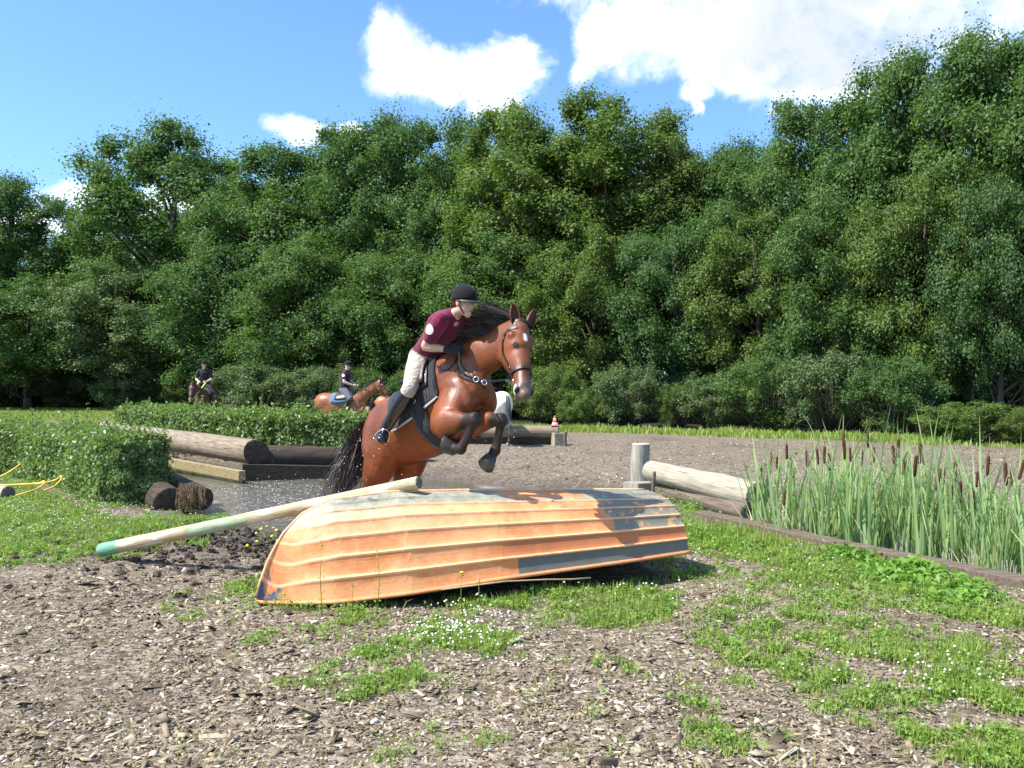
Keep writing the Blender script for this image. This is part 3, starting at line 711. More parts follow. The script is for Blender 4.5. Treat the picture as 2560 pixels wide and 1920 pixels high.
    if head:
        gry = seg(hp(.57, -.05, 0), hp(.66, -.06, 0), .05, .12); wht = seg(hp(.02 + .085, htop(.1) + .01, 0), hp(.15, htop(.15) + .01, 0), .019, .027) if fine else wht
        pts = np.maximum(pts, .35 * seg(hp(.42, -.03, 0), hp(.6, -.03, 0), .05, .12))
        if fine: wht = np.maximum(wht, seg(hp(.55, -.06, -.060), hp(.60, -.10, -.055), .014, .024))
    attr(me, 'points', pts); attr(me, 'white', wht); attr(me, 'grey', gry)
    rr = random.Random(7)
    if head:
        for s in (-1, 1):
          if not fine:
            e = MB(); e.ball(hp(.122, -.046, s * .097), (.023, .017, .021) if fine else .02, Matrix((nn, LH, hd)).transposed()); e.build('eye', M_EYE, root)
          if True:
            # ears: leaf shaped cups
            eb = MB(); base = hp(-.012, .0, s * .050); tip = hp(-.165, .045, s * .085); ax = tip - base; fw = (nn + LH * s * .35).normalized(); sd2 = ax.cross(fw).normalized(); fw = sd2.cross(ax).normalized()
            V = []; Fc = []; K = 9; LN = 7
            for i in range(LN):
                f = i / (LN - 1); wd = .036 * math.sin(PI * min(1, .25 + f * .75)) ** .8 + .002
                for k in range(K):
                    a = -2.0 + 4.0 * k / (K - 1); V.append(base + ax * f + sd2 * math.sin(a) * wd - fw * math.cos(a) * wd * .8)
            for i in range(LN - 1):
                for k in range(K - 1): Fc.append((i * K + k, i * K + k + 1, (i + 1) * K + k + 1, (i + 1) * K + k))
            eb.add(V, Fc); ear = eb.build('ear', [mat], root); sm = ear.modifiers.new('t', 'SOLIDIFY'); sm.thickness = .006
            attr(ear.data, 'points', np.full(len(V), .55)); attr(ear.data, 'white', np.zeros(len(V))); attr(ear.data, 'grey', np.zeros(len(V)))
            nb = MB(); nb.ball(hp(.590, -.045, s * .055), (.030, .017, .019), Matrix((nn, LH, hd)).transposed() @ Matrix.Rotation(.4, 3, 'Y')); nb.build('nostril', M_NOSTR, root)
    # hooves
    def hoof(c, d, front=True):
        """truncated cone; d points from the fetlock towards the sole"""
        c = Vector(c); d = d.normalized(); l = Vector((0, 1, 0)); l = (l - d * l.dot(d)).normalized(); f = l.cross(d); h = MB(); K = 18; V = []
        if f.x < 0 and d.z < -.5: f = -f
        for dist, r_, sh in [(-.025, .052, -.004), (0, .060, 0), (.04, .068, .010), (.082, .077, .020), (.086, .075, .020)]:
            for k in range(K):
                a = 2 * PI * k / K; rr2 = r_ * (1 - .12 * max(0, -math.cos(a)))
                V.append(c + d * dist + f * (math.cos(a) * rr2 + sh) + l * math.sin(a) * r_ * .95)
        h.add(V, [(i * K + k, i * K + (k + 1) % K, (i + 1) * K + (k + 1) % K, (i + 1) * K + k) for i in range(4) for k in range(K)] + [tuple(range(K))[::-1], tuple(4 * K + k for k in range(K))])
        return h.build('hoof', hoofmat or M_HOOF, root)
    for J, d in zip(pose.front, pose.front_hoof): hoof(J[4], d)
    for J, d in zip(pose.hind, pose.hind_hoof): hoof(J[4], d)
    # hair: thin tapering ribbons
    def strands(lst, nm, hm):
        V = []; Fq = []
        for pts_, wdt in lst:
            m = len(pts_); b0 = len(V); 
            for i, q in enumerate(pts_):
                t = (pts_[min(i + 1, m - 1)] - pts_[max(i - 1, 0)]).normalized(); a = Vector((rr.uniform(-1, 1), rr.uniform(-1, 1), rr.uniform(-1, 1))) if i == 0 else a
                sdv = t.cross(a).normalized() * wdt * (1 - .85 * (i / (m - 1)) ** 2) * .5; up = t.cross(sdv)*.35
                V += [q - sdv, q + up, q + sdv]
            for i in range(m - 1):
                o = b0 + i * 3; Fq += [(o, o + 1, o + 4, o + 3), (o + 1, o + 2, o + 5, o + 4)]
        mm = MB(); mm.add(V, Fq); return mm.build(nm, hm, root)
    if mane:
        lst = []
        for k in range(nhair):
            f = rr.uniform(.05, 1.03); q = N0.lerp(P, min(f, 1)) ; hh = np.interp(f, [0, .2, .4, .6, .8, 1], [.265, .222, .185, .158, .138, .125])
            tdir = (P - N0).normalized(); upn = Vector((-tdir.z, 0, tdir.x)); lift = np.interp(f, [0, .2, .4, .6, .8, .97], [0, .012, .03, .045, .045, .015])
            q = q + Vector((-lift * .6, 0, lift)); q.y = P.y * min(f, 1) ** 2
            if f > .5: q.z -= hh * .35
            root_p = q + upn * (hh * .97) + Vector((0, rr.uniform(-.012, .012), 0))
            if f > 1: root_p = hp(-.02, .01, rr.uniform(-.03, .03))
            ln = rr.uniform(.20, .38); pts_ = [root_p]; 
            wind = mane_wind or Vector((-.1, -1.0, -.9)); j = Vector((rr.gauss(0, .22), rr.gauss(0, .22), rr.gauss(0, .16)))
            cur = root_p.copy(); dirv = (upn * (1.5 if fine else .8) + wind * .6 + j).normalized()
            for i in range(7):
                dirv = (dirv + wind * .28 + Vector((0, 0, -.05)) + j * .12).normalized(); cur = cur + dirv * ln / 7; pts_.append(cur.copy())
            lst.append((pts_, rr.uniform(.004, .009) if fine else rr.uniform(.008, .014)))
        strands(lst, 'mane', hair)
    tp = tail_pts or [Vector((-1.17, 0, 1.46)), Vector((-1.27, 0, 1.40)), Vector((-1.32, 0, 1.15)), Vector((-1.31, 0, .85)), Vector((-1.29, 0, .55))]
    lst = []; spread = [0.02, .045, .07, .09, .10]
    for k in range(int(nhair * 1.7)):
        ox, oy, ln = rr.gauss(0, 1), rr.gauss(0, 1), rr.uniform(.55, 1.05); pts_ = []
        for i in range(13):
            g = i / 12 * ln * (len(tp) - 1); i0 = min(int(g), len(tp) - 2); f = g - i0; sp = spread[min(i0, 4)] * (1 - f) + spread[min(i0 + 1, 4)] * f
            sp *= (.92 if tail_pts else 1.0) * tail_sp
            a0 = tp[max(i0 - 1, 0)]; a1 = tp[i0]; a2 = tp[i0 + 1]; a3 = tp[min(i0 + 2, len(tp) - 1)]
            q = .5 * ((2 * a1) + (-a0 + a2) * f + (2 * a0 - 5 * a1 + 4 * a2 - a3) * f * f + (-a0 + 3 * a1 - 3 * a2 + a3) * f ** 3)
            pts_.append(q + Vector((ox * sp, oy * sp, rr.gauss(0, .01))) + Vector((math.sin(g * 2 + ox), math.cos(g * 2 + oy), 0)) * .006)
        lst.append((pts_, rr.uniform(.006, .012) * (1.6 if not fine else 1)))
    strands(lst, 'tail', hair)
    root['_'] = 0; del root['_']
    inf = Pose(); inf.hp = hp; inf.hs = hs; inf.HS = HS; inf.htop = htop; inf.P = P; inf.N0 = N0; inf.nn = nn; inf.LH = LH; inf.hd = hd; inf.body = body
    return root, inf
def strap(mb, pts, width=.02, thick=.004, nrm=None, closed=False):
    """flat strap along pts; nrm(i) the outward direction"""
    pts = [Vector(p) for p in pts]; n = len(pts); V = []
    for i, p in enumerate(pts):
        t = (pts[(i + 1) % n if closed else min(i + 1, n - 1)] - pts[(i - 1) % n if closed else max(i - 1, 0)]).normalized()
        o = nrm[i] if nrm is not None else Vector((0, 0, 1)); o = (o - t * o.dot(t)).normalized(); b = t.cross(o)
        V += [p + b * width / 2 - o * thick / 2, p - b * width / 2 - o * thick / 2, p - b * width / 2 + o * thick / 2, p + b * width / 2 + o * thick / 2]
    F = []
    for i in range(n if closed else n - 1):
        j = (i + 1) % n
        for k in range(4): F.append((i * 4 + k, i * 4 + (k + 1) % 4, j * 4 + (k + 1) % 4, j * 4 + k))
    if not closed: F += [(3, 2, 1, 0), tuple((n - 1) * 4 + k for k in range(4))]
    mb.add(V, F)
def head_ring(inf, t0, t1, a0, a1, off=.006, n=25):
    """points round the head from angle a0 to a1 (0 = nose side, + = right), the ring slanting from t0 (front) to t1 (back)"""
    out = []; nr = []
    for i in range(n):
        a = a0 + (a1 - a0) * i / (n - 1); f = (1 - math.cos(a)) / 2; t = t0 + (t1 - t0) * f
        T = [q[0] for q in inf.HS]; h = np.interp(t, T, [q[1] for q in inf.HS]) + off / inf.hs; w_ = np.interp(t, T, [q[2] for q in inf.HS]) + off / inf.hs
        if .06 < t < .26 and f > .5: h += .07 * math.sin((t - .06) / .2 * PI) * (f - .5) * 2
        c = inf.htop(t) - np.interp(t, T, [q[1] for q in inf.HS])
        p = inf.hp(t, c + math.cos(a) * h, -math.sin(a) * w_); out.append(p); nr.append((inf.nn * math.cos(a) - inf.LH * math.sin(a)).normalized())
    return out, nr
def torus(mb, c, axis, R_, r_, seg=18, s2=6):
    axis = Vector(axis).normalized(); a = axis.orthogonal().normalized(); b = axis.cross(a); V = []
    for i in range(seg):
        th = 2 * PI * i / seg; d = a * math.cos(th) + b * math.sin(th)
        for k in range(s2):
            ph = 2 * PI * k / s2; V.append(Vector(c) + d * (R_ + r_ * math.cos(ph)) + axis * r_ * math.sin(ph))
    mb.add(V, [(i * s2 + k, i * s2 + (k + 1) % s2, ((i + 1) % seg) * s2 + (k + 1) % s2, ((i + 1) % seg) * s2 + k) for i in range(seg) for k in range(s2)])
def bridle(inf, M, label, width=.018, mat=None, parts=True):
    """a bridle laid round the head; its root carries the horse's matrix"""
    root = empty('bridle'); root.matrix_world = M; tag(root, label, 'bridle'); mat = mat or M_LEATH
    b = MB(); p, n = head_ring(inf, .035, .035, -1.45, 1.45); strap(b, p, width * 1.3, .008, n); b.build('browband', mat, root, False)
    b = MB(); p, n = head_ring(inf, .405, .42, 0, 2 * PI, .008, 33); strap(b, p[:-1], width * 1.45, .008, n[:-1], True); b.build('noseband', mat, root, False)
    b = MB(); p, n = head_ring(inf, -.03, -.02, -1.7, 1.7, .012); strap(b, p, width * 1.2, .006, n); b.build('headpiece', mat, root, False)
    b = MB(); p, n = head_ring(inf, -.02, .14, 1.4, 2 * PI - 1.4, .010, 25); strap(b, p, width * .8, .004, n); b.build('throat_lash', mat, root, False)
    for s in (1, -1):
        b = MB(); P_ = []; Nn = []
        for i in range(14):
            t = -.02 + .49 * i / 13; pp, nnn = head_ring(inf, t, t, s * (1.45 + .35 * i / 13), s * (1.46 + .35 * i / 13), .008, 2); P_.append(pp[0]); Nn.append(nnn[0])
        strap(b, P_, width, .005, Nn); cp = b.build('cheekpiece', mat, root, False)
        b = MB(); torus(b, P_[-1] + inf.hd * .03, Nn[-1], .030, .0045); b.build('bit_ring', M_BRASS, root)
        if s == 1: inf.bit_r = P_[-1] + inf.hd * .03
        else: inf.bit_l = P_[-1] + inf.hd * .03
        b = MB(); torus(b, P_[3], Nn[3], .011, .002, 10, 5); torus(b, P_[10], Nn[10], .011, .002, 10, 5); b.build('buckle', M_METAL, cp)
    return root
# ------------------------------------------------------------------ people
def skin_mat(name, col):
    m, nt, b = material(name); t = N(nt, 'ShaderNodeTexCoord'); n1 = noise_n(nt, t.outputs['Object'], 14, 4)
    li = N(nt, 'ShaderNodeAttribute', attribute_name='lip')
    c = mixc(nt, n1.outputs[0], tuple(v * .85 for v in col), tuple(v * 1.12 for v in col)); c = mixc(nt, li.outputs['Fac'], c, (col[0] * .72, col[1] * .42, col[2] * .42))
    L(nt, c, b.inputs['Base Color']); b.inputs['Roughness'].default_value = .5; b.inputs['Subsurface Weight'].default_value = .12; b.inputs['Subsurface Radius'].default_value = (.02, .008, .004)
    b.inputs['Subsurface Scale'].default_value = .3
    return m
def cloth(name, col, rough=.85, fold=.5, fscale=9, stretch=(1, 1, 1)):
    m, nt, b = material(name); t = N(nt, 'ShaderNodeTexCoord'); mp = N(nt, 'ShaderNodeMapping'); L(nt, t.outputs['Object'], mp.inputs[0]); mp.inputs['Scale'].default_value = stretch
    n1 = noise_n(nt, mp.outputs[0], fscale, 4, .55, .8); n2 = noise_n(nt, t.outputs['Object'], 320, 2)
    c = mixc(nt, n1.outputs[0], tuple(v * .82 for v in col), tuple(v * 1.15 for v in col)); L(nt, c, b.inputs['Base Color'])
    b.inputs['Roughness'].default_value = rough; b.inputs['Specular IOR Level'].default_value = .2; b.inputs['Sheen Weight'].default_value = .2
    bp = N(nt, 'ShaderNodeBump'); bp.inputs['Strength'].default_value = fold; bp.inputs['Distance'].default_value = .03
    L(nt, math_n(nt, 'ADD', n1.outputs[0], math_n(nt, 'MULTIPLY', n2.outputs[0], .04)), bp.inputs['Height']); L(nt, bp.outputs[0], b.inputs['Normal'])
    return m
M_SKIN = skin_mat('skin', (.60, .37, .27)); M_SHIRT = cloth('maroon_shirt', (.155, .012, .045), fold=.6); M_BREECH = cloth('beige_breeches', (.46, .41, .33), fold=1.0, fscale=16, stretch=(1, 1, 1.8))
M_BREECHG = cloth('grey_breeches', (.12, .12, .15)); M_BOOT = simple('black_rubber_boot', (.010, .011, .014), .25, coat=.3, bump=.15, bscale=25, var=.3)
M_BLACK = cloth('black_cloth', (.018, .018, .020), fold=.4); M_VELVET = simple('black_velvet', (.009, .009, .010), .9, sheen=.08, spec=.2); M_HATB = simple('helmet_brim', (.03, .033, .032), .45)
M_WHITE = simple('white_patch', (.75, .73, .72), .7); M_WSKIN = skin_mat('pale_skin', (.68, .47, .38)); M_HAIRR = hair_mat('auburn_hair', (.10, .030, .012)); M_GLOVE = cloth('black_glove', (.014, .014, .015), fold=.3, rough=.6)
M_SCL = simple('eye_white', (.7, .68, .65), .2); M_IRIS = simple('iris', (.05, .025, .012), .1); M_HAIRBL = hair_mat('blond_hair', (.28, .15, .05))
def chain(mb, pts, rad, seg=14, sub=4, lat=None):
    pts = [Vector(p) for p in pts]
    l = lat
    if l is None:
        t = (pts[-1] - pts[0]).normalized(); l = Vector((0, 1, 0)) if abs(t.y) < .8 else Vector((1, 0, 0))
    mb.oval([(p, r[0] if hasattr(r, '__len__') else r, r[1] if hasattr(r, '__len__') else r) for p, r in zip(pts, rad)], seg, sub, l)
def hand_mesh(mb, wrist, fdir, palm_n, thumb, sc=1.0, curl=1.15):
    """palm and five bent fingers; fdir along the hand, palm_n out of the palm, thumb towards the thumb side"""
    f = fdir.normalized(); p = (palm_n - f * palm_n.dot(f)).normalized(); t = f.cross(p); t = t if t.dot(thumb) > 0 else -t
    mb.oval([(wrist, .020 * sc, .026 * sc), (wrist + f * .035 * sc, .017 * sc, .036 * sc), (wrist + f * .08 * sc, .015 * sc, .042 * sc)], 12, 3, t)
    for i, (o, ln, r_) in enumerate([(.030, .070, .0092), (.010, .078, .0095), (-.010, .072, .009), (-.029, .058, .008)]):
        base = wrist + f * .078 * sc + t * o * sc; a = 0; q = base - f * .02 * sc; pts = [q, base]; cur = base
        for j, fr in enumerate((.45, .32, .25)):
            a += curl * (.75, 1.0, .8)[j]; d = f * math.cos(a) + p * math.sin(a); cur = cur + d * ln * fr * sc; pts.append(cur)
        mb.tube(pts, [r_ * sc, r_ * sc, r_ * .95 * sc, r_ * .9 * sc, r_ * .6 * sc], 8)
    b0 = wrist + f * .025 * sc + t * .025 * sc; b1 = b0 + (f * .6 + t * .8 + p * .2).normalized() * .035 * sc; b2 = b1 + (f * .8 + p * .6 + t * .1).normalized() * .03 * sc; b3 = b2 + (f * .5 + p * .8 - t * .5).normalized() * .022 * sc
    mb.tube([b0 - f * .01, b1, b2, b3], [.013 * sc, .011 * sc, .010 * sc, .006 * sc], 8)
def build_person(J, cl, voxel=.009, fine=True, hair_len=.12):
    """J: joints in world space; cl: dict of materials. Returns the person root at the pelvis."""
    o = Vector(J['pelvis']); root = empty('person', o); R_ = lambda v: Vector(v) - o
    side = (Vector(J['sho_l']) - Vector(J['sho_r'])).normalized()
    pel, neck, head = R_(J['pelvis']), R_(J['neck']), R_(J['head']); face = Vector(J['face']).normalized(); up = (head - neck).normalized(); up = (up - face * up.dot(face)).normalized() if abs(up.dot(face)) < .95 else Vector((0, 0, 1)); lf = up.cross(face).normalized()
    sp = neck - pel; bow = Vector(J.get('bow', (0, 0, 0)))
    RHm = Matrix((face, lf, up)).transposed()
    def torso(mb, e=0.0, low=-.02, high=1.0):
        st = []
        for f, h, w_ in [(-.10, .105, .165), (.05, .115, .172), (.25, .100, .148), (.45, .095, .138), (.65, .108, .160), (.83, .105, .178), (.95, .075, .120), (1.02, .055, .065)]:
            if f < low or f > high: continue
            st.append((pel + sp * f + bow * math.sin(PI * max(0, min(1, f))), h + e, w_ + e))
        mb.oval(st, 20, 4, side)
    def arm(mb, s, e=0.0, f0=0.0, f1=2.0):
        a, b, c = R_(J['sho_' + s]), R_(J['elb_' + s]), R_(J['wri_' + s]); st = []
        for f, r_ in [(-.12, .045), (0, .056), (.3, .048), (.7, .041), (1.0, .038), (1.12, .040), (1.35, .040), (1.7, .030), (2.0, .024)]:
            if f < f0 - .13 or f > f1: continue
            st.append((a.lerp(b, f) if f <= 1 else b.lerp(c, f - 1), r_ + e))
        if f1 < 1 and st[-1][0] != a.lerp(b, f1): st.append((a.lerp(b, f1), np.interp(f1, [0, .3, .7, 1], [.056, .048, .041, .038]) + e * 1.5))
        chain(mb, [q[0] for q in st], [q[1] for q in st])
    def legm(mb, s, e=0.0, f1=2.0, f0=0.0):
        a, b, c = R_(J['hip_' + s]), R_(J['kne_' + s]), R_(J['ank_' + s]); st = []
        for f, r_ in [(-.12, .090), (.05, .098), (.3, .091), (.6, .074), (.88, .054), (1.0, .053), (1.1, .051), (1.35, .053), (1.7, .038), (2.0, .033)]:
            if f > f1 or f < f0: continue
            st.append((a.lerp(b, f) if f <= 1 else b.lerp(c, f - 1), r_ + e))
        chain(mb, [q[0] for q in st], [q[1] for q in st])
    def foot(mb, s, e=0.0):
        a, t = R_(J['ank_' + s]), R_(J['toe_' + s]); d = (t - a); dn = Vector((0, 0, -.02))
        l = d.cross(a - R_(J['kne_' + s])).normalized()
        shin = (R_(J['kne_' + s]) - a).normalized(); heel = a - shin * .05 - (d - shin * d.dot(shin)).normalized() * .035; 
        mb.oval([(heel, .040 + e, .032 + e), (a.lerp(t, .2) - shin * .045, .040 + e, .035 + e), (a.lerp(t, .6) - shin * .03, .032 + e, .042 + e), (t, .020 + e, .036 + e)], 14, 4, l)
    # the body, one skin from crown to toe
    b = MB(); torso(b, 0, -.2, 2); chain(b, [neck - up * .04, neck + (head - neck) * .25, head - up * .05 - face * .02], [.056, .050, .050])
    for s in ('r', 'l'):
        arm(b, s); legm(b, s); foot(b, s, -.006)
        a = R_(J['wri_' + s]); e_ = R_(J['elb_' + s]); f = (a - e_).normalized(); hn = Vector(J.get('palm_' + s, (0, 0, -1)))
        hand_mesh(b, a, f, hn, up, .92 if 'gloves' in cl else 1.0, J.get('curl', 1.15))
    b.ball(head + up * .028 - face * .012, (.092, .073, .088), RHm, 20, 14)
    b.oval([(head - up * .02 + face * .012, .072, .062), (head - up * .062 + face * .026, .050, .050), (head - up * .098 + face * .045, .026, .030)], 18, 4, lf)
    b.ball(head - up * .03 + face * .052, (.028, .050, .05), RHm); b.ball(head - up * .042 + face * .03 + lf * .035, (.03, .022, .035), RHm); b.ball(head - up * .042 + face * .03 - lf * .035, (.03, .022, .035), RHm)
    b.oval([(head + up * .012 + face * .078, .008, .008), (head - up * .014 + face * .092, .010, .010), (head - up * .030 + face * .098, .012, .015)], 10, 3, lf)
    b.ball(head + up * .030 + face * .066, (.014, .048, .012), RHm); b.ball(head - up * .064 + face * .074, (.012, .022, .009), RHm); b.ball(head - up * .092 + face * .062, (.016, .020, .015), RHm)
    for s in (1, -1): b.ball(head - up * .005 - face * .008 + lf * s * .074, (.018, .008, .030), RHm)
    body = b.fused('body', [cl['skin']], voxel * (.72 if fine else 1), root, 2 if fine else 1)
    me = body.data; n = len(me.vertices); co = np.empty(n * 3, dtype=np.float32); me.vertices.foreach_get('co', co); co = co.reshape(-1, 3)
    lipc = np.array(head - up * .0655 + face * .083); d = co - lipc; la = np.sqrt((d @ np.array(face) / .016) ** 2 + (d @ np.array(lf) / .024) ** 2 + (d @ np.array(up) / .009) ** 2); attr(me, 'lip', np.clip((1.3 - la) / .4, 0, 1))
    for s in (1, -1):
        e = MB(); c = head + up * .010 + face * .066 + lf * s * .030; e.ball(c, .0125, RHm, 12, 8); ey = e.build('eye', M_SCL, root)
        e = MB(); e.ball(c + face * .0075, (.006, .0068, .0068), RHm, 10, 6); e.build('iris', M_IRIS, ey)
        e = MB(); e.tube([head + up * .030 + face * .079 + lf * s * .014, head + up * .034 + face * .078 + lf * s * .032, head + up * .027 + face * .066 + lf * s * .050], [.0035, .004, .002], 6); e.build('eyebrow', cl['hair'], root)
    # clothes
    if 'shirt' in cl:
        m = MB(); torso(m, .014, .0, .99); [arm(m, s, .016, 0, cl.get('sleeve', .62)) for s in ('r', 'l')]
        sh = m.fused('shirt', [cl['shirt']], voxel, root, 3)
        m = MB(); p = []; c0 = neck + sp.normalized() * .005
        ax = sp.normalized()
        u1 = (face - ax * face.dot(ax)).normalized()
        for k in range(22):
            a = .5 + (2 * PI - 1.0) * k / 21; dd = u1 * math.cos(a) + side * math.sin(a) * 1.0; p.append(c0 + dd * .062 + ax * .002)
        strap(m, p, .036, .006, [(q - c0) .normalized() * .8 + ax * .5 for q in p]); m.build('collar', cl['shirt'], sh, True)
        if 'badge' in cl:
            a = R_(J['sho_r']).lerp(R_(J['elb_r']), .30); out = Vector(cl['badge']); m = MB(); axx = (R_(J['elb_r']) - R_(J['sho_r'])).normalized(); out = (out - axx * out.dot(axx)).normalized(); tt = axx.cross(out); V = []
            for rr2 in (0, .022, .044):
                for k in range(20):
                    th = 2 * PI * k / 20; x_, y_ = math.cos(th) * rr2, math.sin(th) * rr2; aa = x_ / .072
                    V.append(a + (out * math.cos(aa) + tt * math.sin(aa)) * .0745 + axx * y_)
            m.add(V, [(r0 * 20 + k, r0 * 20 + (k + 1) % 20, (r0 + 1) * 20 + (k + 1) % 20, (r0 + 1) * 20 + k) for r0 in range(2) for k in range(20)]); m.build('sleeve_badge', M_WHITE, sh)
    if 'vest' in cl:
        m = MB(); torso(m, .032, .0, .97); m.fused('body_protector', [cl['vest']], voxel, root, 2)
    m = MB(); torso(m, .012, -.2, .26); [legm(m, s, .012, 1.12) for s in ('r', 'l')]
    m.ball(pel - face * .04 - sp.normalized() * .03, (.13, .165, .14), Matrix((side.cross(sp.normalized()), side, sp.normalized())).transposed())
    m.fused('breeches', [cl['breeches']], voxel, root, 3)
    for s in ('r', 'l'):
        m = MB(); legm(m, s, .018, 2.0, 1.05); foot(m, s, .012); bt = m.fused('boot', [cl['boots']], voxel, root, 3)
        if 'gloves' in cl:
            a = R_(J['wri_' + s]); e_ = R_(J['elb_' + s]); f = (a - e_).normalized(); m = MB(); chain(m, [a - f * .03, a], [.031, .029]); hand_mesh(m, a, f, Vector(J.get('palm_' + s, (0, 0, -1))), up, 1.12, J.get('curl', 1.15)); m.fused('glove', [cl['gloves']], voxel * .6, root, 1)
    # helmet: shell, brim, strap
    hc = head + up * .044 - face * .010; m = MB(); V = []; K = 28; RN = 10
    for i in range(RN + 1):
        th = (PI * .56) * i / RN
        for k in range(K):
            a = 2 * PI * k / K; q = Vector((math.sin(th) * math.cos(a) * .122, math.sin(th) * math.sin(a) * .098, math.cos(th) * .112)); V.append(hc + RHm @ q)
    Fh = [(i * K + k, (i + 1) * K + k, (i + 1) * K + (k + 1) % K, i * K + (k + 1) % K) for i in range(RN) for k in range(K)]
    m.add(V, Fh); he = m.build('helmet', cl.get('helmet', M_VELVET), root); sm = he.modifiers.new('t', 'SOLIDIFY'); sm.thickness = .008
    m = MB(); V = []
    for k in range(19):
        a = -1.25 + 2.5 * k / 18
        for e1, dz in ((0, 0), (.5, .004), (1.0, -.006)):
            ex = .050 * math.cos(a * .95) ** 1.0 * e1
            V.append(hc + RHm @ Vector((math.cos(a) * (.120 + ex), math.sin(a) * (.098 + ex * .5), -.020 + dz - .012 * e1)))
    m.add(V, [(k * 3 + j, k * 3 + j + 1, (k + 1) * 3 + j + 1, (k + 1) * 3 + j) for k in range(18) for j in range(2)]); br = m.build('brim', M_HATB, he); sm = br.modifiers.new('t', 'SOLIDIFY'); sm.thickness = .005
    if fine:
        m = MB()
        for s in (1, -1):
            P_ = [head + up * .02 + face * .012 + lf * s * .0785, head - up * .03 + face * .022 + lf * s * .074, head - up * .08 + face * .035 + lf * s * .045, head - up * .112 + face * .045]
            strap(m, P_, .010, .004, [lf * s, lf * s, lf * s - up * .5, -up])
        m.build('chin_strap', M_LEATHB, root)
    # hair below the helmet
    V = []; m = MB(); rr = random.Random(4)
    for k in range(120 if fine else 40):
        a = PI + rr.uniform(-1.25, 1.25); p0 = hc + RHm @ Vector((math.cos(a) * .104, math.sin(a) * .082, -.02)); tie = head - up * .075 - face * .085
        q1 = p0.lerp(tie, .55) + Vector((rr.gauss(0, .008), rr.gauss(0, .008), rr.gauss(0, .008))); end = tie + (-up * 1.0 - face * .25).normalized() * rr.uniform(.5, 1) * hair_len + Vector((rr.gauss(0, .014), rr.gauss(0, .014), 0))
        m.tube([p0, q1, tie + Vector((rr.gauss(0, .008), rr.gauss(0, .008), rr.gauss(0, .008))), end], [.006, .006, .005, .002], 4, False)
    m.build('hair', cl['hair'], root)
    return root
# ------------------------------------------------------------------ the leaping bay horse and its rider
YAW, PITCH = math.radians(47), math.radians(25)
hx = Vector((math.cos(PITCH) * math.cos(YAW), -math.cos(PITCH) * math.sin(YAW), math.sin(PITCH))); hy = Vector((math.sin(YAW), math.cos(YAW), 0)); hz = hx.cross(hy)
R3 = Matrix((hx, hy, hz)).transposed(); WITH = at(1108, 900, 7.62); ORG = WITH - R3 @ Vector((.05, 0, 1.55))
MH = Matrix.Translation(ORG) @ R3.to_4x4(); MI = MH.inverted()
def loc(px, py, d): return MI @ at(px, py, d)
ps = Pose()
ps.poll = loc(1306, 815, 7.10)
mz = loc(1320, 985, 6.76); ps.hdir = (mz - ps.poll).normalized()
ps.front = [[(.20, -.13, 1.14), loc(1108, 1058, 7.18), loc(1188, 1048, 6.93), loc(1152, 1122, 7.02), loc(1130, 1122, 7.10)],
            [(.20, .13, 1.14), loc(1180, 1052, 7.40), loc(1253, 1050, 7.10), loc(1238, 1126, 7.12), loc(1224, 1149, 7.10)]]
ps.hind = [[(-.86, -.14, 1.20), loc(950, 1158, 8.05), loc(908, 1262, 8.36), loc(916, 1345, 8.14), loc(925, 1366, 8.08)],
           [(-.86, .14, 1.20), loc(1024, 1150, 8.16), loc(990, 1262, 8.60), loc(1006, 1342, 8.40), loc(1013, 1364, 8.33)]]
def dirl(v): return (R3.transposed() @ Vector(v)).normalized()
ps.front_hoof = [dirl((-.95, .15, .25)), dirl((-.50, -.62, -.55))]
ps.hind_hoof = [dirl((.2, -.2, -1)), dirl((.2, -.2, -1))]
lat_head = R3.transposed() @ Vector((.80, .52, -.02))
tl = [loc(930, 1048, 8.40), loc(908, 1072, 8.50), loc(888, 1130, 8.55), loc(866, 1185, 8.5), loc(846, 1245, 8.42)]
horse, inf = build_horse('leaping_horse', M_BAY, ps, .0110, M_HAIR, mane_wind=R3.transposed() @ Vector((-1.0, .0, .18)), tail_pts=tl, nhair=900, lat_head=lat_head, hs=1.20, lf=1.10)
horse.matrix_world = MH; tag(horse, 'wet bay horse with a small white star leaping over the upturned orange boat', 'horse')
bpy.context.view_layer.update()
dg = bpy.context.evaluated_depsgraph_get()
def bvh_of(o):
    me = o.data; return BVHTree.FromPolygons([v.co.copy() for v in me.vertices], [tuple(p.vertices) for p in me.polygons])
HB = bvh_of(inf.body)
def on_horse(px, py, off=.008):
    """point of the horse's skin seen at a pixel (horse's own frame)"""
    o = MI @ cam.location; d = (MI.to_3x3() @ (at(px, py, 1) - cam.location)).normalized()
    h = HB.ray_cast(o, d)
    if h[0] is None: return None, None
    return h[0] + h[1] * off, h[1]
def hug(p, off=.01):
    h = HB.find_nearest(Vector(p)); return h[0] + h[1] * off, h[1]
def hug_path(pts, n=6, off=.008):
    P_, N_ = [], []
    for i in range(len(pts) - 1):
        for k in range(n):
            q, nn_ = hug(Vector(pts[i]).lerp(Vector(pts[i + 1]), k / n), off); P_.append(q); N_.append(nn_)
    q, nn_ = hug(pts[-1], off); P_.append(q); N_.append(nn_); return P_, N_
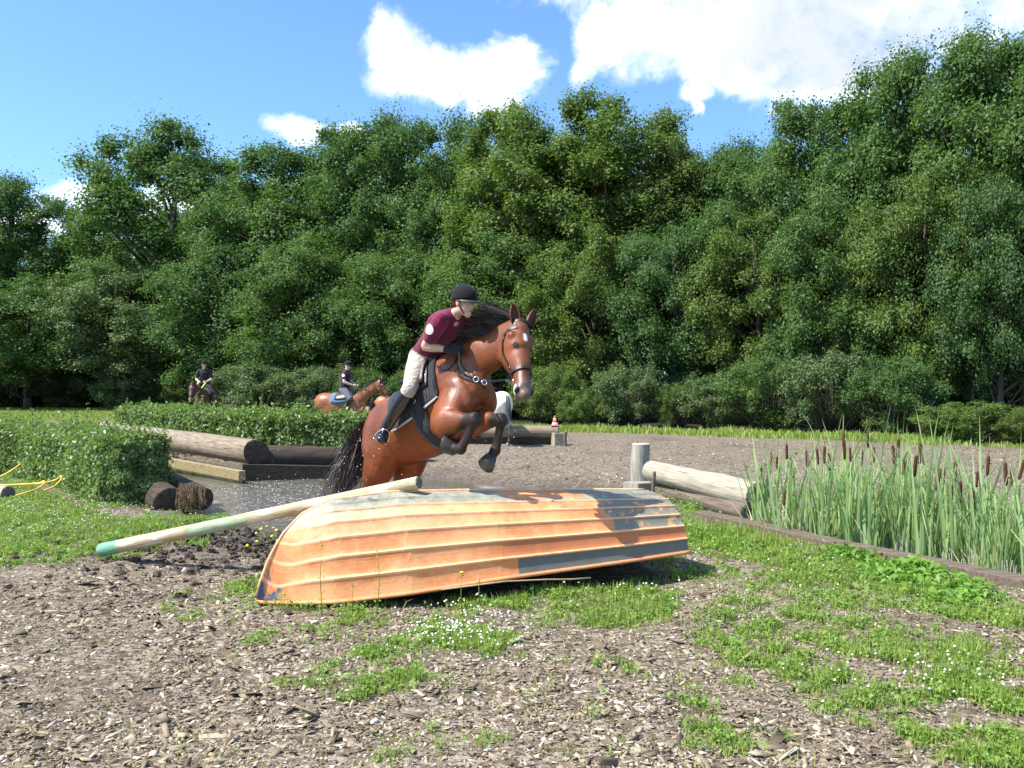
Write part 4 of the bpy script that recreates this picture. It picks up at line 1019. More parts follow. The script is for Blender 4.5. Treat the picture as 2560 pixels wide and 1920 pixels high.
for ex, ey, nm in ((1289, 862, 'eye'),):
    q, nq = on_horse(ex, ey, 0); 
    if q is not None:
        v = q - inf.P; t_, n_, l_ = v.dot(inf.hd), v.dot(inf.nn), v.dot(inf.LH); q_ = [q, inf.P + inf.hd * t_ + inf.nn * n_ - inf.LH * l_]; nm_ = [nq, nq - inf.LH * 2 * nq.dot(inf.LH)]
        for qq, n3 in zip(q_, nm_):
            RE = Matrix((n3, n3.cross(inf.hd).normalized(), inf.hd)).transposed(); m = MB(); m.ball(qq - n3 * .007, (.014, .021, .015), RE); ey_ = m.build('eye', M_EYE, horse)
            m = MB(); torus(m, qq - n3 * .001, n3, .0205, .0045, 16, 6); m.build('eyelid', M_LEATHB, ey_)
br = bridle(inf, MH, 'dark leather bridle on the head of the leaping bay horse')
# saddle cloth, girth, saddle
M_PAD = cloth('black_saddle_cloth', (.020, .021, .024), fold=.9, fscale=34, stretch=(1.0, .25, .25)); M_TRIM = simple('silver_trim', (.45, .45, .42), .4)
pad = empty('saddle_cloth'); pad.matrix_world = MH; tag(pad, 'black quilted saddle cloth with silver trim under the saddle of the leaping horse', 'saddle cloth')
def shell(x0f, x1f, a0, a1, off, nx_=16, na=26):
    V = []
    for j in range(na):
        a = a0 + (a1 - a0) * j / (na - 1)
        for i in range(nx_):
            x = x0f(a) + (x1f(a) - x0f(a)) * i / (nx_ - 1); q = torso_pt(x, a, 0); h = HB.find_nearest(q); q2 = torso_pt(x, a, .03)
            c = Vector((x, 0, q.z * .5 + 1.2 * .5)); d = (q2 - Vector((x, 0, 1.2))).normalized(); hh = HB.ray_cast(q2 + d * .25, -d); base = hh[0] if hh[0] is not None else q; V.append(base + d * off)
    return V, [(j * nx_ + i, j * nx_ + i + 1, (j + 1) * nx_ + i + 1, (j + 1) * nx_ + i) for j in range(na - 1) for i in range(nx_ - 1)]
m = MB(); V, Fq = shell(lambda a: -.60 + .10 * (abs(a) / 1.8), lambda a: .09 + .05 * min(abs(a), 1.2), -1.75, 1.75, .012, 18, 36); m.add(V, Fq); pc = m.build('quilted_panel', M_PAD, pad); sm = pc.modifiers.new('t', 'SOLIDIFY'); sm.thickness = .012
for s in (0, 35):
    m = MB(); row = V[s * 18:(s + 1) * 18]; strap(m, [q + Vector((0, (-.01 if s else .01), 0)) for q in row], .016, .018, [Vector((0, (-1 if s else 1), -.2))] * 18); m.build('trim', M_TRIM, pad, False)
girth = empty('girth'); girth.matrix_world = MH; tag(girth, 'wide black girth round the belly of the leaping horse', 'girth')
m = MB(); V, Fq = shell(lambda a: -.20 + .03 * abs(math.sin(a)), lambda a: -.02, 1.1, 2 * PI - 1.1, .022, 6, 44); m.add(V, Fq); gp = m.build('belly_band', M_PAD, girth); sm = gp.modifiers.new('t', 'SOLIDIFY'); sm.thickness = .012
for s in (1, -1):
    q, nq = hug(torso_pt(-.10, s * 1.45, 0), .040); m = MB(); torus(m, q, nq, .022, .004); m.build('buckle', M_METAL, girth)
saddle = empty('saddle'); saddle.matrix_world = MH; tag(saddle, 'black leather jumping saddle on the leaping horse', 'saddle')
m = MB(); m.oval([((-.47, 0, 1.575), .030, .13), ((-.42, 0, 1.56), .030, .15), ((-.34, 0, 1.545), .03, .14), ((-.22, 0, 1.555), .03, .12), ((-.12, 0, 1.59), .035, .11), ((-.06, 0, 1.60), .03, .09)], 20, 4); m.build('seat', M_LEATH, saddle)
for s in (1, -1):
    m = MB(); V, Fq = shell(lambda a: -.34 + .03 * abs(a), lambda a: -.02 + .10 * min(abs(a), 1.0), s * .25, s * 1.35, .034, 10, 14); m.add(V, Fq); fl = m.build('flap', M_LEATH, saddle); sm = fl.modifiers.new('t', 'SOLIDIFY'); sm.thickness = .008
    m = MB(); V, Fq = shell(lambda a: -.16, lambda a: .06, s * .6, s * 1.25, .052, 6, 8); m.add(V, Fq); fl = m.build('knee_roll', M_LEATHB, saddle); sm = fl.modifiers.new('t', 'SOLIDIFY'); sm.thickness = .02
# breastplate and martingale hugging neck and chest, laid over points seen in the photograph
bp = empty('breastplate'); bp.matrix_world = MH; tag(bp, 'thin dark martingale straps with steel rings on the chest of the leaping horse', 'martingale')
def seen_strap(pix, w_=.014, name='strap', off=.010):
    P_, N_ = [], []
    for i in range(len(pix) - 1):
        for k in range(5):
            f = k / 5; q, nq = on_horse(pix[i][0] * (1 - f) + pix[i + 1][0] * f, pix[i][1] * (1 - f) + pix[i + 1][1] * f, off)
            if q is not None: P_.append(q); N_.append(nq)
    if len(P_) > 2: m = MB(); strap(m, P_, w_, .005, N_); return m.build(name, M_LEATH, bp, False)
seen_strap([(1093, 914), (1105, 926), (1122, 922), (1138, 905), (1145, 893)])
seen_strap([(1146, 893), (1150, 912), (1163, 930), (1182, 945), (1190, 948)], .018)
seen_strap([(1150, 912), (1141, 925), (1147, 938), (1165, 947), (1188, 951)])
seen_strap([(1192, 952), (1206, 962), (1214, 975)])
# ---- rider
sh_n = at(1135, 790, 7.27)
side_l = hy
J = dict(pelvis=at(1072, 893, 7.70), neck=sh_n, head=at(1162, 757, 7.18), face=(.72, -.68, -.10), bow=Vector((-.01, .0, .02)))
J['sho_r'] = at(1100, 804, 7.17); J['sho_l'] = J['sho_r'] + Vector((.24, .22, .0))
J['elb_r'] = at(1063, 866, 7.30); J['wri_r'] = at(1122, 874, 7.24)
def mirror(p):
    q = MI @ Vector(p); q.y = -q.y; return MH @ q
J['elb_l'] = mirror(J['elb_r']); J['wri_l'] = mirror(J['wri_r'])
J['palm_r'] = (.5, .6, -.3); J['palm_l'] = (-.5, -.6, -.3)
J['hip_r'] = J['pelvis'] - hy * .09 - Vector((0, 0, .03)); J['hip_l'] = J['pelvis'] + hy * .09 - Vector((0, 0, .03))
J['kne_r'] = at(1022, 975, 7.34); J['ank_r'] = at(966, 1068, 7.52); J['toe_r'] = at(955, 1100, 7.36)
def mirror(p):
    q = MI @ Vector(p); q.y = -q.y; return MH @ q
for k in ('kne', 'ank', 'toe'): J[k + '_l'] = mirror(J[k + '_r'])
rider = build_person(J, dict(skin=M_SKIN, shirt=M_SHIRT, breeches=M_BREECH, boots=M_BOOT, gloves=M_GLOVE, hair=M_HAIRR, badge=(-.45, -.9, .2)), .010, True, .10)
tag(rider, 'rider in maroon polo shirt, beige breeches and black helmet leaning forward on the leaping horse', 'person')
# reins from the bit to the hands
m = MB(); rein = empty('reins', (0, 0, 0)); tag(rein, 'dark leather reins running from the bit of the leaping horse to its rider', 'reins')
for s, bit, wri in (('r', inf.bit_r, J['wri_r']), ('l', inf.bit_l, J['wri_l'])):
    a = MH @ bit; hnd = wri + (wri - J['elb_' + s]).normalized() * .09
    if s == 'r': mid = [a, at(1262, 950, 6.92), at(1225, 953, 6.90), at(1190, 948, 6.90), at(1160, 938, 6.88), at(1148, 910, 6.9), hnd]
    else: mid = [a, a.lerp(hnd, .5) + Vector((.06, .02, -.12)), hnd]
    m = MB(); P_ = []
    for i in range(len(mid) - 1):
        for k in range(4): P_.append(mid[i].lerp(mid[i + 1], k / 4))
    P_.append(mid[-1]); strap(m, P_, .015, .004, [Vector((-.3, -.9, .1))] * len(P_)); m.build('rein', M_LEATH, rein, False)
for rp_, ax_ in ((at(1190, 948, 6.86), (-.2, -1, .1)), (at(1211, 956, 6.86), (.5, -.8, .3))):
    m = MB(); torus(m, rp_, ax_, .021, .0042); rg = m.build('martingale_ring', M_METAL, bp, True); rg.matrix_parent_inverse = MI
# stirrup
for s in ('r', 'l'):
    st = empty('stirrup'); tag(st, 'steel stirrup round the %s boot of the leaping rider' % ('near' if s == 'r' else 'far'), 'stirrup')
    an, to, kn = J['ank_' + s], J['toe_' + s], J['kne_' + s]; sh = (kn - an).normalized(); fd = (to - an); fd = (fd - sh * fd.dot(sh)).normalized(); ll = fd.cross(sh); c = an.lerp(to, .55) - sh * .05; st.location = c
    m = MB(); pts = [ll * (math.cos(a) * .062) + sh * (math.sin(a) * .12 - .02) for a in np.linspace(0, PI, 15)]; pts = [Vector((.062 * 1, 0, 0)) * 0 + ll * .062 - sh * .02] + pts + [-ll * .062 - sh * .02]
    m.tube(pts, .005, 6); m.build('arch', M_METAL, st); m = MB(); m.oval([(ll * -.06 - sh * .025, .006, .018), (ll * .06 - sh * .025, .006, .018)], 10, 2, fd); m.build('tread', M_METAL, st)
    m = MB(); top = MH @ torso_pt(-.2, 1.0 * (1 if s == 'r' else -1), .06); strap(m, [sh * .1, (top - c) * .5 + Vector((0, 0, 0)), top - c], .02, .004, [ll] * 3); m.build('stirrup_leather', M_LEATH, st, False)

for s in ('r', 'l'):
    bt = [c for c in rider.children if c.name.startswith('boot')][0 if s == 'r' else 1]
    a, k = J['ank_' + s] - J['pelvis'], J['kne_' + s] - J['pelvis']; t = (J['toe_' + s] - J['ank_' + s]); ax = (k - a).normalized(); t = (t - ax * t.dot(ax)).normalized()
    m = MB(); m.tube([a + ax * .03 - t * .050, a.lerp(k, .35) - t * .060, a.lerp(k, .7) - t * .074, a.lerp(k, .9) - t * .071], .006, 6); m.build('piping', M_WHITE, bt)
# ------------------------------------------------------------------ the upturned boat
def boat_mat():
    m, nt, b = material('faded_orange_hull'); uv = N(nt, 'ShaderNodeAttribute', attribute_name='hull'); sp_ = N(nt, 'ShaderNodeSeparateXYZ'); L(nt, uv.outputs['Vector'], sp_.inputs[0])
    u, s = sp_.outputs[0], sp_.outputs[1]; t = N(nt, 'ShaderNodeTexCoord')
    n1 = noise_n(nt, t.outputs['Object'], 3.0, 6, .65, .5); n2 = noise_n(nt, t.outputs['Object'], 11, 6, .7); n3 = noise_n(nt, t.outputs['Object'], 60, 4, .7)
    c = mixc(nt, maprange(nt, n1.outputs[0], .35, .65), (.68, .230, .082), (.80, .355, .150))
    c = mixc(nt, maprange(nt, n2.outputs[0], .5, .7, 0, .35), c, (.86, .50, .27))
    c = mixc(nt, math_n(nt, 'MULTIPLY', maprange(nt, u, .38, .60), math_n(nt, 'MULTIPLY', maprange(nt, s, 3.96, 4.0), maprange(nt, s, 5.0, 4.97, 0, .75))), c, (.44, .13, .045))
    grey = mixc(nt, maprange(nt, n2.outputs[0], .35, .65), (.24, .24, .18), (.37, .355, .26)); dark = mixc(nt, n2.outputs[0], (.11, .108, .092), (.185, .175, .15))
    c = mixc(nt, math_n(nt, 'MULTIPLY', math_n(nt, 'MULTIPLY', maprange(nt, u, .62, .2), maprange(nt, s, 3.6, 1.2)), maprange(nt, n2.outputs[0], .3, .6, .3, .85)), c, (.86, .56, .33))  # paler bow near the keel: overexposed sunlight put into the hull colour
    wob = math_n(nt, 'MULTIPLY', math_n(nt, 'SUBTRACT', n1.outputs[0], .5), 1.0)
    uw = math_n(nt, 'ADD', u, math_n(nt, 'MULTIPLY', wob, .25)); sw = math_n(nt, 'ADD', s, wob)
    # bottom planks worn down to the grey primer
    top = math_n(nt, 'MULTIPLY', maprange(nt, sw, 1.15, 1.0), maprange(nt, uw, .09, .14))
    bare = math_n(nt, 'MULTIPLY', math_n(nt, 'MULTIPLY', maprange(nt, uw, .56, .565), maprange(nt, uw, .76, .755)), maprange(nt, s, .62, .6))
    top = math_n(nt, 'MULTIPLY', top, math_n(nt, 'SUBTRACT', 1.0, bare))
    c = mixc(nt, top, c, grey)
    c = mixc(nt, math_n(nt, 'MULTIPLY', top, maprange(nt, n1.outputs[0], .56, .64, 0, .85)), c, (.09, .09, .085))
    c = mixc(nt, math_n(nt, 'MULTIPLY', top, maprange(nt, n2.outputs[0], .63, .70, 0, .7)), c, (.62, .27, .10))
    ster = math_n(nt, 'MULTIPLY', maprange(nt, uw, .78, .80), maprange(nt, s, 4.0, 3.97))
    ster = math_n(nt, 'MULTIPLY', ster, maprange(nt, n2.outputs[0], .62, .52)); c = mixc(nt, ster, c, (.215, .205, .155))
    low = math_n(nt, 'MULTIPLY', maprange(nt, u, .535, .54), maprange(nt, s, 4.97, 5.0)); c = mixc(nt, low, c, dark)
    bow = math_n(nt, 'MULTIPLY', maprange(nt, uw, .03, .012), maprange(nt, sw, 4.2, 5.0)); c = mixc(nt, bow, c, (.08, .12, .18))
    c = mixc(nt, maprange(nt, n3.outputs[0], .62, .72, 0, .45), c, (.25, .12, .06))
    # pale edges of the laps
    fr = math_n(nt, 'FRACT', s); edge = math_n(nt, 'MULTIPLY', math_n(nt, 'MAXIMUM', maprange(nt, fr, .88, .94), maprange(nt, fr, .10, .05)), maprange(nt, s, .9, .95)); edge = math_n(nt, 'MULTIPLY', edge, maprange(nt, n2.outputs[0], .3, .5, .6, 1.0))
    c = mixc(nt, edge, c, (.90, .47, .24))
    L(nt, c, b.inputs['Base Color']); b.inputs['Roughness'].default_value = .55; b.inputs['Specular IOR Level'].default_value = .3
    bp = N(nt, 'ShaderNodeBump'); bp.inputs['Strength'].default_value = .35; bp.inputs['Distance'].default_value = .012; L(nt, math_n(nt, 'ADD', n2.outputs[0], math_n(nt, 'MULTIPLY', n1.outputs[0], 2.0)), bp.inputs['Height']); L(nt, bp.outputs[0], b.inputs['Normal'])
    return m
M_BOAT = boat_mat(); M_ORANGE = simple('orange_rim', (.66, .24, .09), .6)
BO = Vector((-1.90, 6.52, 0)); BA = Vector((.911, .412, 0)); BN = Vector((.412, -.911, 0)); BL = 3.42
Uk = [0, .012, .03, .06, .10, .16, .3, .5, .8, 1.0]
ridge = lambda u: np.interp(u, Uk, [.02, .17, .33, .50, .635, .725, .765, .745, .70, .665])
beam = lambda u: np.interp(u, [0, .02, .05, .1, .15, .3, .5, .8, 1.0], [.012, .06, .14, .27, .37, .56, .68, .71, .64])
gwn = lambda u: np.interp(u, [0, .05, .15, .3, .5, .8, 1], [.0, .0, .03, .09, .16, .205, .22])
gwf = lambda u: np.interp(u, [0, .1, .3, 1], [.0, -.02, -.03, -.03])
PL = [0, .34, .52, .68, .80, .89, .955, 1.0]; PHf = [1, .965, .905, .80, .65, .455, .235, 0]
boat = empty('rowing_boat', BO); tag(boat, 'upturned rowing boat with faded orange and grey planked hull lying on the ground', 'boat')
def u_of(t, s):
    u0 = .125 * (1 - s / 7.0) ** 1.15
    return u0 + (1 - u0) * t
def hullpt(t, s, side):
    """t 0..1 along a strake from the stem to the transom; s 0..7 : strake coordinate from keel to gunwale"""
    u = u_of(t, s); i = min(int(s), 6); f = s - i; b_ = beam(u); zr = ridge(u); zg = gwn(u) if side > 0 else gwf(u)
    k = 1 - math.exp(-t / .050) if s < 6.99 or True else 1
    kh = 1 - math.exp(-t / (.045 * (1 - s / 7.0) ** .8 + .0015))
    lat = (PL[i] * (1 - f) + PL[i + 1] * f) * k; hf = 1 - (1 - (PHf[i] * (1 - f) + PHf[i + 1] * f)) * kh
    if s > 6.5: hf *= 1 - (1 - min(1, t / .02)) * 0
    p = BA * (BL * u) + BN * (side * lat * b_) + Vector((0, 0, zg + (zr - zg) * hf))
    nrm = (BN * side * (.35 + .5 * s / 7) + Vector((0, 0, 1 - s / 8))).normalized(); off = 0
    if i >= 1 or f > .6: off = .009 * math.exp(-(min(f, 1 - f if i < 6 else 9) / .12) ** 2) * max(0, min(1, (t - .035) / .05)) - .006 * math.sin(PI * f) * min(1, t / .1)
    return p + nrm * off
us = np.concatenate([np.linspace(0, .16, 22), np.linspace(.18, 1, 56)]); ss = []
for i in range(7): ss += [i + 0.0, i + .07, i + .16, i + .3, i + .5, i + .7, i + .84, i + .93, i + .999]
for side in (1, -1):
    V = []; A = []
    for u in us:
        for s in ss:
            V.append(hullpt(u, s, side)); A.append((u_of(u, s), s, 0))
    m_ = len(ss); Fq = [(i * m_ + j, (i + 1) * m_ + j, (i + 1) * m_ + j + 1, i * m_ + j + 1) for i in range(len(us) - 1) for j in range(m_ - 1)]
    if side > 0: Fq = [f[::-1] for f in Fq]
    mm = MB(); mm.add(V, Fq); o = mm.build('hull_side', M_BOAT, boat, False); a_ = o.data.attributes.new('hull', 'FLOAT_VECTOR', 'POINT')
    a_.data.foreach_set('vector', np.array([(u, (s - 1 if s >= 1 else s * .0), 0) if False else (u, {0: s * .35, 1: .35 + (s - 1) * .6}.get(int(s), s - 1), 0) for u, s, _ in A], dtype=np.float32).ravel())
    sm = o.modifiers.new('t', 'SOLIDIFY'); sm.thickness = .012; sm.offset = -1
# transom, rim, keel, skegs
m = MB(); V = [hullpt(1.0, s, 1) for s in np.linspace(0, 6.99, 29)][::-1] + [hullpt(1.0, s, -1) for s in np.linspace(0.2, 6.99, 28)]
cen = sum(V, Vector()) / len(V); m.add([v - BA * .004 for v in V] + [v * .999 - BA * .035 for v in V], [tuple(range(len(V)))[::-1], tuple(range(len(V), 2 * len(V)))]); tr = m.build('transom', M_ORANGE, boat, False)
for side in (1, -1):
    m = MB(); m.tube([hullpt(u, 6.999, side) + Vector((0, 0, -.004)) + BN * side * .012 for u in np.linspace(0.003, 1, 50)], .013, 6); m.build('gunwale', M_ORANGE, boat)
def keelp(u): return BA * (BL * u) + Vector((0, 0, ridge(u)))
m = MB(); m.tube([keelp(u) + Vector((0, 0, .0)) for u in np.concatenate([np.linspace(.002, .16, 20), np.linspace(.2, .99, 30)])], [.010] * 20 + [.014] * 30, 8); m.build('keel', M_BOAT, boat)
a_ = boat.children[-1].data.attributes.new('hull', 'FLOAT_VECTOR', 'POINT'); a_.data.foreach_set('vector', np.tile(np.array([.05, 3.5, 0], dtype=np.float32), len(boat.children[-1].data.vertices)))
m = MB(); torus(m, BA * .01 + BN * .0 + Vector((-.035, 0, .13)), (.3, .9, 0), .022, .004); m.build('bow_ring', M_LEATHB, boat)
m = MB(); rp = [hullpt(u, 6.999, 1) + BN * .03 + Vector((0, 0, z)) for u, z in ((.36, -.005), (.5, -.02), (.6, -.05), (.66, -.075), (.71, -.085))]; m.tube(rp, .006, 5); m.build('painter_rope', simple('old_rope', (.38, .28, .17), .9), boat)
for o in list(boat.children): pass

# ------------------------------------------------------------------ timber: logs, posts, beams
M_LOG = wood('weathered_log', (.33, .265, .185), (.15, .115, .08)); M_LOGB = wood('pale_grey_log', (.45, .41, .31), (.24, .21, .15)); M_LOGD = wood('dark_shaded_log', (.085, .065, .045), (.03, .022, .016))
def endgrain(name, light, dark):
    m, nt, b = material(name); t = N(nt, 'ShaderNodeTexCoord'); s_ = N(nt, 'ShaderNodeSeparateXYZ'); L(nt, t.outputs['Object'], s_.inputs[0]); y, z = s_.outputs[1], s_.outputs[2]
    n1 = noise_n(nt, t.outputs['Object'], 7, 4); rad = math_n(nt, 'SQRT', math_n(nt, 'ADD', math_n(nt, 'MULTIPLY', y, y), math_n(nt, 'MULTIPLY', z, z))); rad = math_n(nt, 'ADD', rad, math_n(nt, 'MULTIPLY', n1.outputs[0], .03))
    ring = maprange(nt, math_n(nt, 'SINE', math_n(nt, 'MULTIPLY', rad, 230)), -1, 1); ang = math_n(nt, 'ARCTAN2', y, z); crk = math_n(nt, 'POWER', math_n(nt, 'ABSOLUTE', math_n(nt, 'SINE', math_n(nt, 'ADD', math_n(nt, 'MULTIPLY', ang, 3.5), math_n(nt, 'MULTIPLY', n1.outputs[0], 3)))), 40)
    c = mixc(nt, math_n(nt, 'MULTIPLY', ring, .6), light, dark); c = mixc(nt, maprange(nt, n1.outputs[0], .45, .7, 0, .6), c, dark); c = mixc(nt, math_n(nt, 'MULTIPLY', crk, .8), c, tuple(v * .2 for v in dark))
    L(nt, c, b.inputs['Base Color']); b.inputs['Roughness'].default_value = .9; bp = N(nt, 'ShaderNodeBump'); bp.inputs['Strength'].default_value = .6; bp.inputs['Distance'].default_value = .006; L(nt, math_n(nt, 'SUBTRACT', ring, crk), bp.inputs['Height']); L(nt, bp.outputs[0], b.inputs['Normal']); return m
M_LOGE = endgrain('shaded_end_grain', (.085, .060, .040), (.028, .020, .015))  # shade of the hollow, sun-averted ends is put into this dark colour
M_BEAM = wood('brown_beam', (.20, .155, .115), (.085, .065, .048)); M_BEAMY = wood('yellowed_beam', (.38, .30, .155), (.20, .155, .08), green=.4)
M_POST = wood('grey_post', (.41, .385, .31), (.21, .19, .15), axis='Z'); M_ENDP = endgrain('grey_end_grain', (.22, .20, .165), (.10, .092, .08))
def log_thing(name, a, b, r0, r1, mat, endmat, label, cat='log', group=None, seed=0, seg=28, wob=.06, knots=5):
    """a debarked log from a to b (centres), built along its own x axis, with cut ends as parts"""
    a, b = Vector(a), Vector(b); d = b - a; ln = d.length; root = empty(name, a); root.rotation_euler = d.to_track_quat('X', 'Z').to_euler(); tag(root, label, cat, group)
    r = random.Random(seed); m = MB(); n = max(10, int(ln / .12)); V = []
    ph = [r.uniform(0, 6) for _ in range(6)]; kn = [(r.uniform(.1, .9) * ln, r.uniform(0, 6.28), r.uniform(.05, .10)) for _ in range(knots)]
    def rad(x, an):
        q = 1 + wob * (.5 * math.sin(2 * an + ph[0] + x * .7) + .3 * math.sin(3 * an + ph[1] - x * 1.3) + .35 * math.sin(x * 2.1 + ph[2]) * math.sin(an + ph[3])) + .012 * math.sin(13 * an + ph[4] + math.sin(x * 3))
        for kx, ka, kr in kn:
            da = (an - ka + PI) % (2 * PI) - PI; q += .10 * math.exp(-((x - kx) / kr) ** 2 - (da / .3) ** 2)
        return (r0 + (r1 - r0) * x / ln) * q
    for i in range(n + 1):
        x = ln * i / n
        for k in range(seg):
            an = 2 * PI * k / seg; q = rad(x, an); V.append(Vector((x, math.cos(an) * q, math.sin(an) * q)))
    m.add(V, [(i * seg + k, i * seg + (k + 1) % seg, (i + 1) * seg + (k + 1) % seg, (i + 1) * seg + k) for i in range(n) for k in range(seg)]); m.build('trunk', mat, root)
    for e, x in ((0, 0), (1, ln)):
        m = MB(); s = -1 if e == 0 else 1; C = [Vector((x + s * .006, 0, 0))]; rings = [1.0, .93, .6, .3]
        for q in rings: C += [Vector((x + s * (.0 if q == 1 else .012 + r.uniform(-.002, .002)), math.cos(2 * PI * k / seg) * rad(x, 2 * PI * k / seg) * q, math.sin(2 * PI * k / seg) * rad(x, 2 * PI * k / seg) * q)) for k in range(seg)]
        F_ = []
        for i in range(3): F_ += [(1 + i * seg + k, 1 + i * seg + (k + 1) % seg, 1 + (i + 1) * seg + (k + 1) % seg, 1 + (i + 1) * seg + k) for k in range(seg)]
        F_ += [(1 + 3 * seg + k, 1 + 3 * seg + (k + 1) % seg, 0) for k in range(seg)]
        m.add(C, F_ if e == 0 else [f[::-1] for f in F_]); m.build('cut_end', endmat, root)
    return root
log_thing('log', at(640, 1131, 15.9), at(270, 1077, 23.5), .238, .22, M_LOG, M_LOGE, 'thick brown log on the pond bank with its dark cut end facing right', seed=1, wob=.07)
log_thing('log', at(655, 1143, 16.25), at(905, 1146, 16.9), .225, .20, M_LOGD, M_LOGE, 'dark log with a shaded front at the pond edge behind the tail of the leaping horse', seed=2)  # shadow on this log's front is put into its dark wood colour
log_thing('log', at(425, 1256, 11.55), at(330, 1200, 13.3), .21, .19, M_LOGD, M_LOGE, 'black cut log poking out of the right end of the front hedge', seed=3, wob=.10)
log_thing('log', at(502, 1247, 11.75), at(420, 1205, 13.4), .165, .17, M_LOGD, M_LOGE, 'smaller mossy log beside the black one at the water', seed=4, wob=.13)
log_thing('log', at(20, 1235, 12.45), at(-120, 1228, 12.9), .115, .115, M_LOGB, M_ENDP, 'short grey log lying in the grass at the left picture edge', seed=5, wob=.03)
log_thing('log', at(1627, 1177, 13.15), at(1893, 1240, 10.75), .148, .172, M_LOGB, M_ENDP, 'big pale grey debarked log slanting down from the wooden post', seed=6, wob=.05, knots=7)
log_thing('log', at(1655, 1228, 13.0), at(1868, 1282, 10.75), .13, .12, M_BEAM, M_ENDP, 'shaded lower log under the big pale log beside the post', seed=7)
def beam_thing(name, pts, w_, h_, mat, label, cat='beam'):
    """squared timber following pts (top centre line)"""
    m = MB(); V = []; n = len(pts); P0 = Vector(pts[0])
    for i, p in enumerate(pts):
        p = Vector(p); t = (Vector(pts[min(i + 1, n - 1)]) - Vector(pts[max(i - 1, 0)])).normalized(); s = Vector((-t.y, t.x, 0)).normalized()
        V += [p - P0 - s * w_ / 2, p - P0 + s * w_ / 2, p - P0 + s * w_ / 2 - Vector((0, 0, h_)), p - P0 - s * w_ / 2 - Vector((0, 0, h_))]
    F_ = [(i * 4 + k, i * 4 + (k + 1) % 4, i * 4 + 4 + (k + 1) % 4, i * 4 + 4 + k) for i in range(n - 1) for k in range(4)] + [(3, 2, 1, 0), tuple((n - 1) * 4 + k for k in range(4))]
    m.add(V, F_); o = m.build(name, mat, None, False, .008); o.location = P0; tag(o, label, cat); return o
def jit(p, k): return Vector(p) + Vector((0, 0, .006 * math.sin(k * 2.3)))
beam_thing('wooden_beam', [at(330, 1128, 19.0) , at(470, 1153, 16.8), at(606, 1177, 15.3)], .13, .17, M_BEAMY, 'yellowish timber edging at the water line under the brown log', 'beam')
beam_thing('wooden_beam', [at(606, 1160, 15.75), at(905, 1166, 16.4)], .12, .34, M_LOGD, 'dark retaining board under the dark log at the pond edge', 'board')
beam_thing('wooden_beam', [at(100, 1212, 13.6), at(190, 1247, 12.3), at(275, 1290, 10.9)], .17, .06, M_BEAM, 'flat brown board sunk in the grass in front of the front hedge', 'board')
pe = [gr(1740, 1297), gr(1900, 1334), gr(2100, 1380), gr(2330, 1430), gr(2600, 1487), gr(2800, 1525)]
beam_thing('wooden_beam', [jit(p + Vector((.05, .07, .09)), i) for i, p in enumerate(pe)], .21, .22, M_BEAM, 'long brown edging timber between the grass and the cattails', 'beam')
beam_thing('wooden_beam', [at(1576, 1206, 12.9), at(1650, 1204, 13.3)], .30, .26, M_POST, 'squared grey timber block at the foot of the wooden post', 'beam')
def post_thing(name, base, h, r0, r1, mat, end, label, cat='post', seg=22, seed=0):
    root = empty(name, base); tag(root, label, cat); m = MB(); r = random.Random(seed); V = []; n = 8
    for i in range(n + 1):
        for k in range(seg):
            an = 2 * PI * k / seg; q = (r0 + (r1 - r0) * i / n) * (1 + .03 * math.sin(3 * an + i * .2) + .02 * math.sin(9 * an)); V.append(Vector((math.cos(an) * q + .01 * math.sin(i), math.sin(an) * q, -.15 + (h + .15) * i / n)))
    m.add(V, [(i * seg + k, i * seg + (k + 1) % seg, (i + 1) * seg + (k + 1) % seg, (i + 1) * seg + k) for i in range(n) for k in range(seg)]); m.build('shaft', mat, root)
    m = MB(); C = V[n * seg:]; m.add([Vector((0, 0, h + .012))] + C + [v * 1.0 + (Vector((0, 0, h)) - v) * .12 + Vector((0, 0, .012)) for v in C], [(1 + k, 1 + (k + 1) % seg, 1 + seg + (k + 1) % seg, 1 + seg + k) for k in range(seg)] + [(1 + seg + k, 1 + seg + (k + 1) % seg, 0) for k in range(seg)]); m.build('cut_top', end, root)
    return root
post_thing('wooden_post', gr(1604, 1226) + Vector((.0, .15, 0)), .70, .155, .138, M_POST, simple('pale_end_grain', (.43, .405, .34), .8, bump=.3), 'thick round grey wooden post at the upper end of the pale log', seed=1)
post_thing('wooden_stake', at(1634, 1246, 12.2), .36, .024, .024, M_BEAM, M_BEAM, 'thin brown stake in front of the pale log near the post', 'stake', 8, 2)
post_thing('white_post', gr(427, 1012) , .62, .06, .05, simple('white_paint', (.55, .53, .48), .7), M_WHITE, 'short whitish post behind the back hedge', 'post', 8)
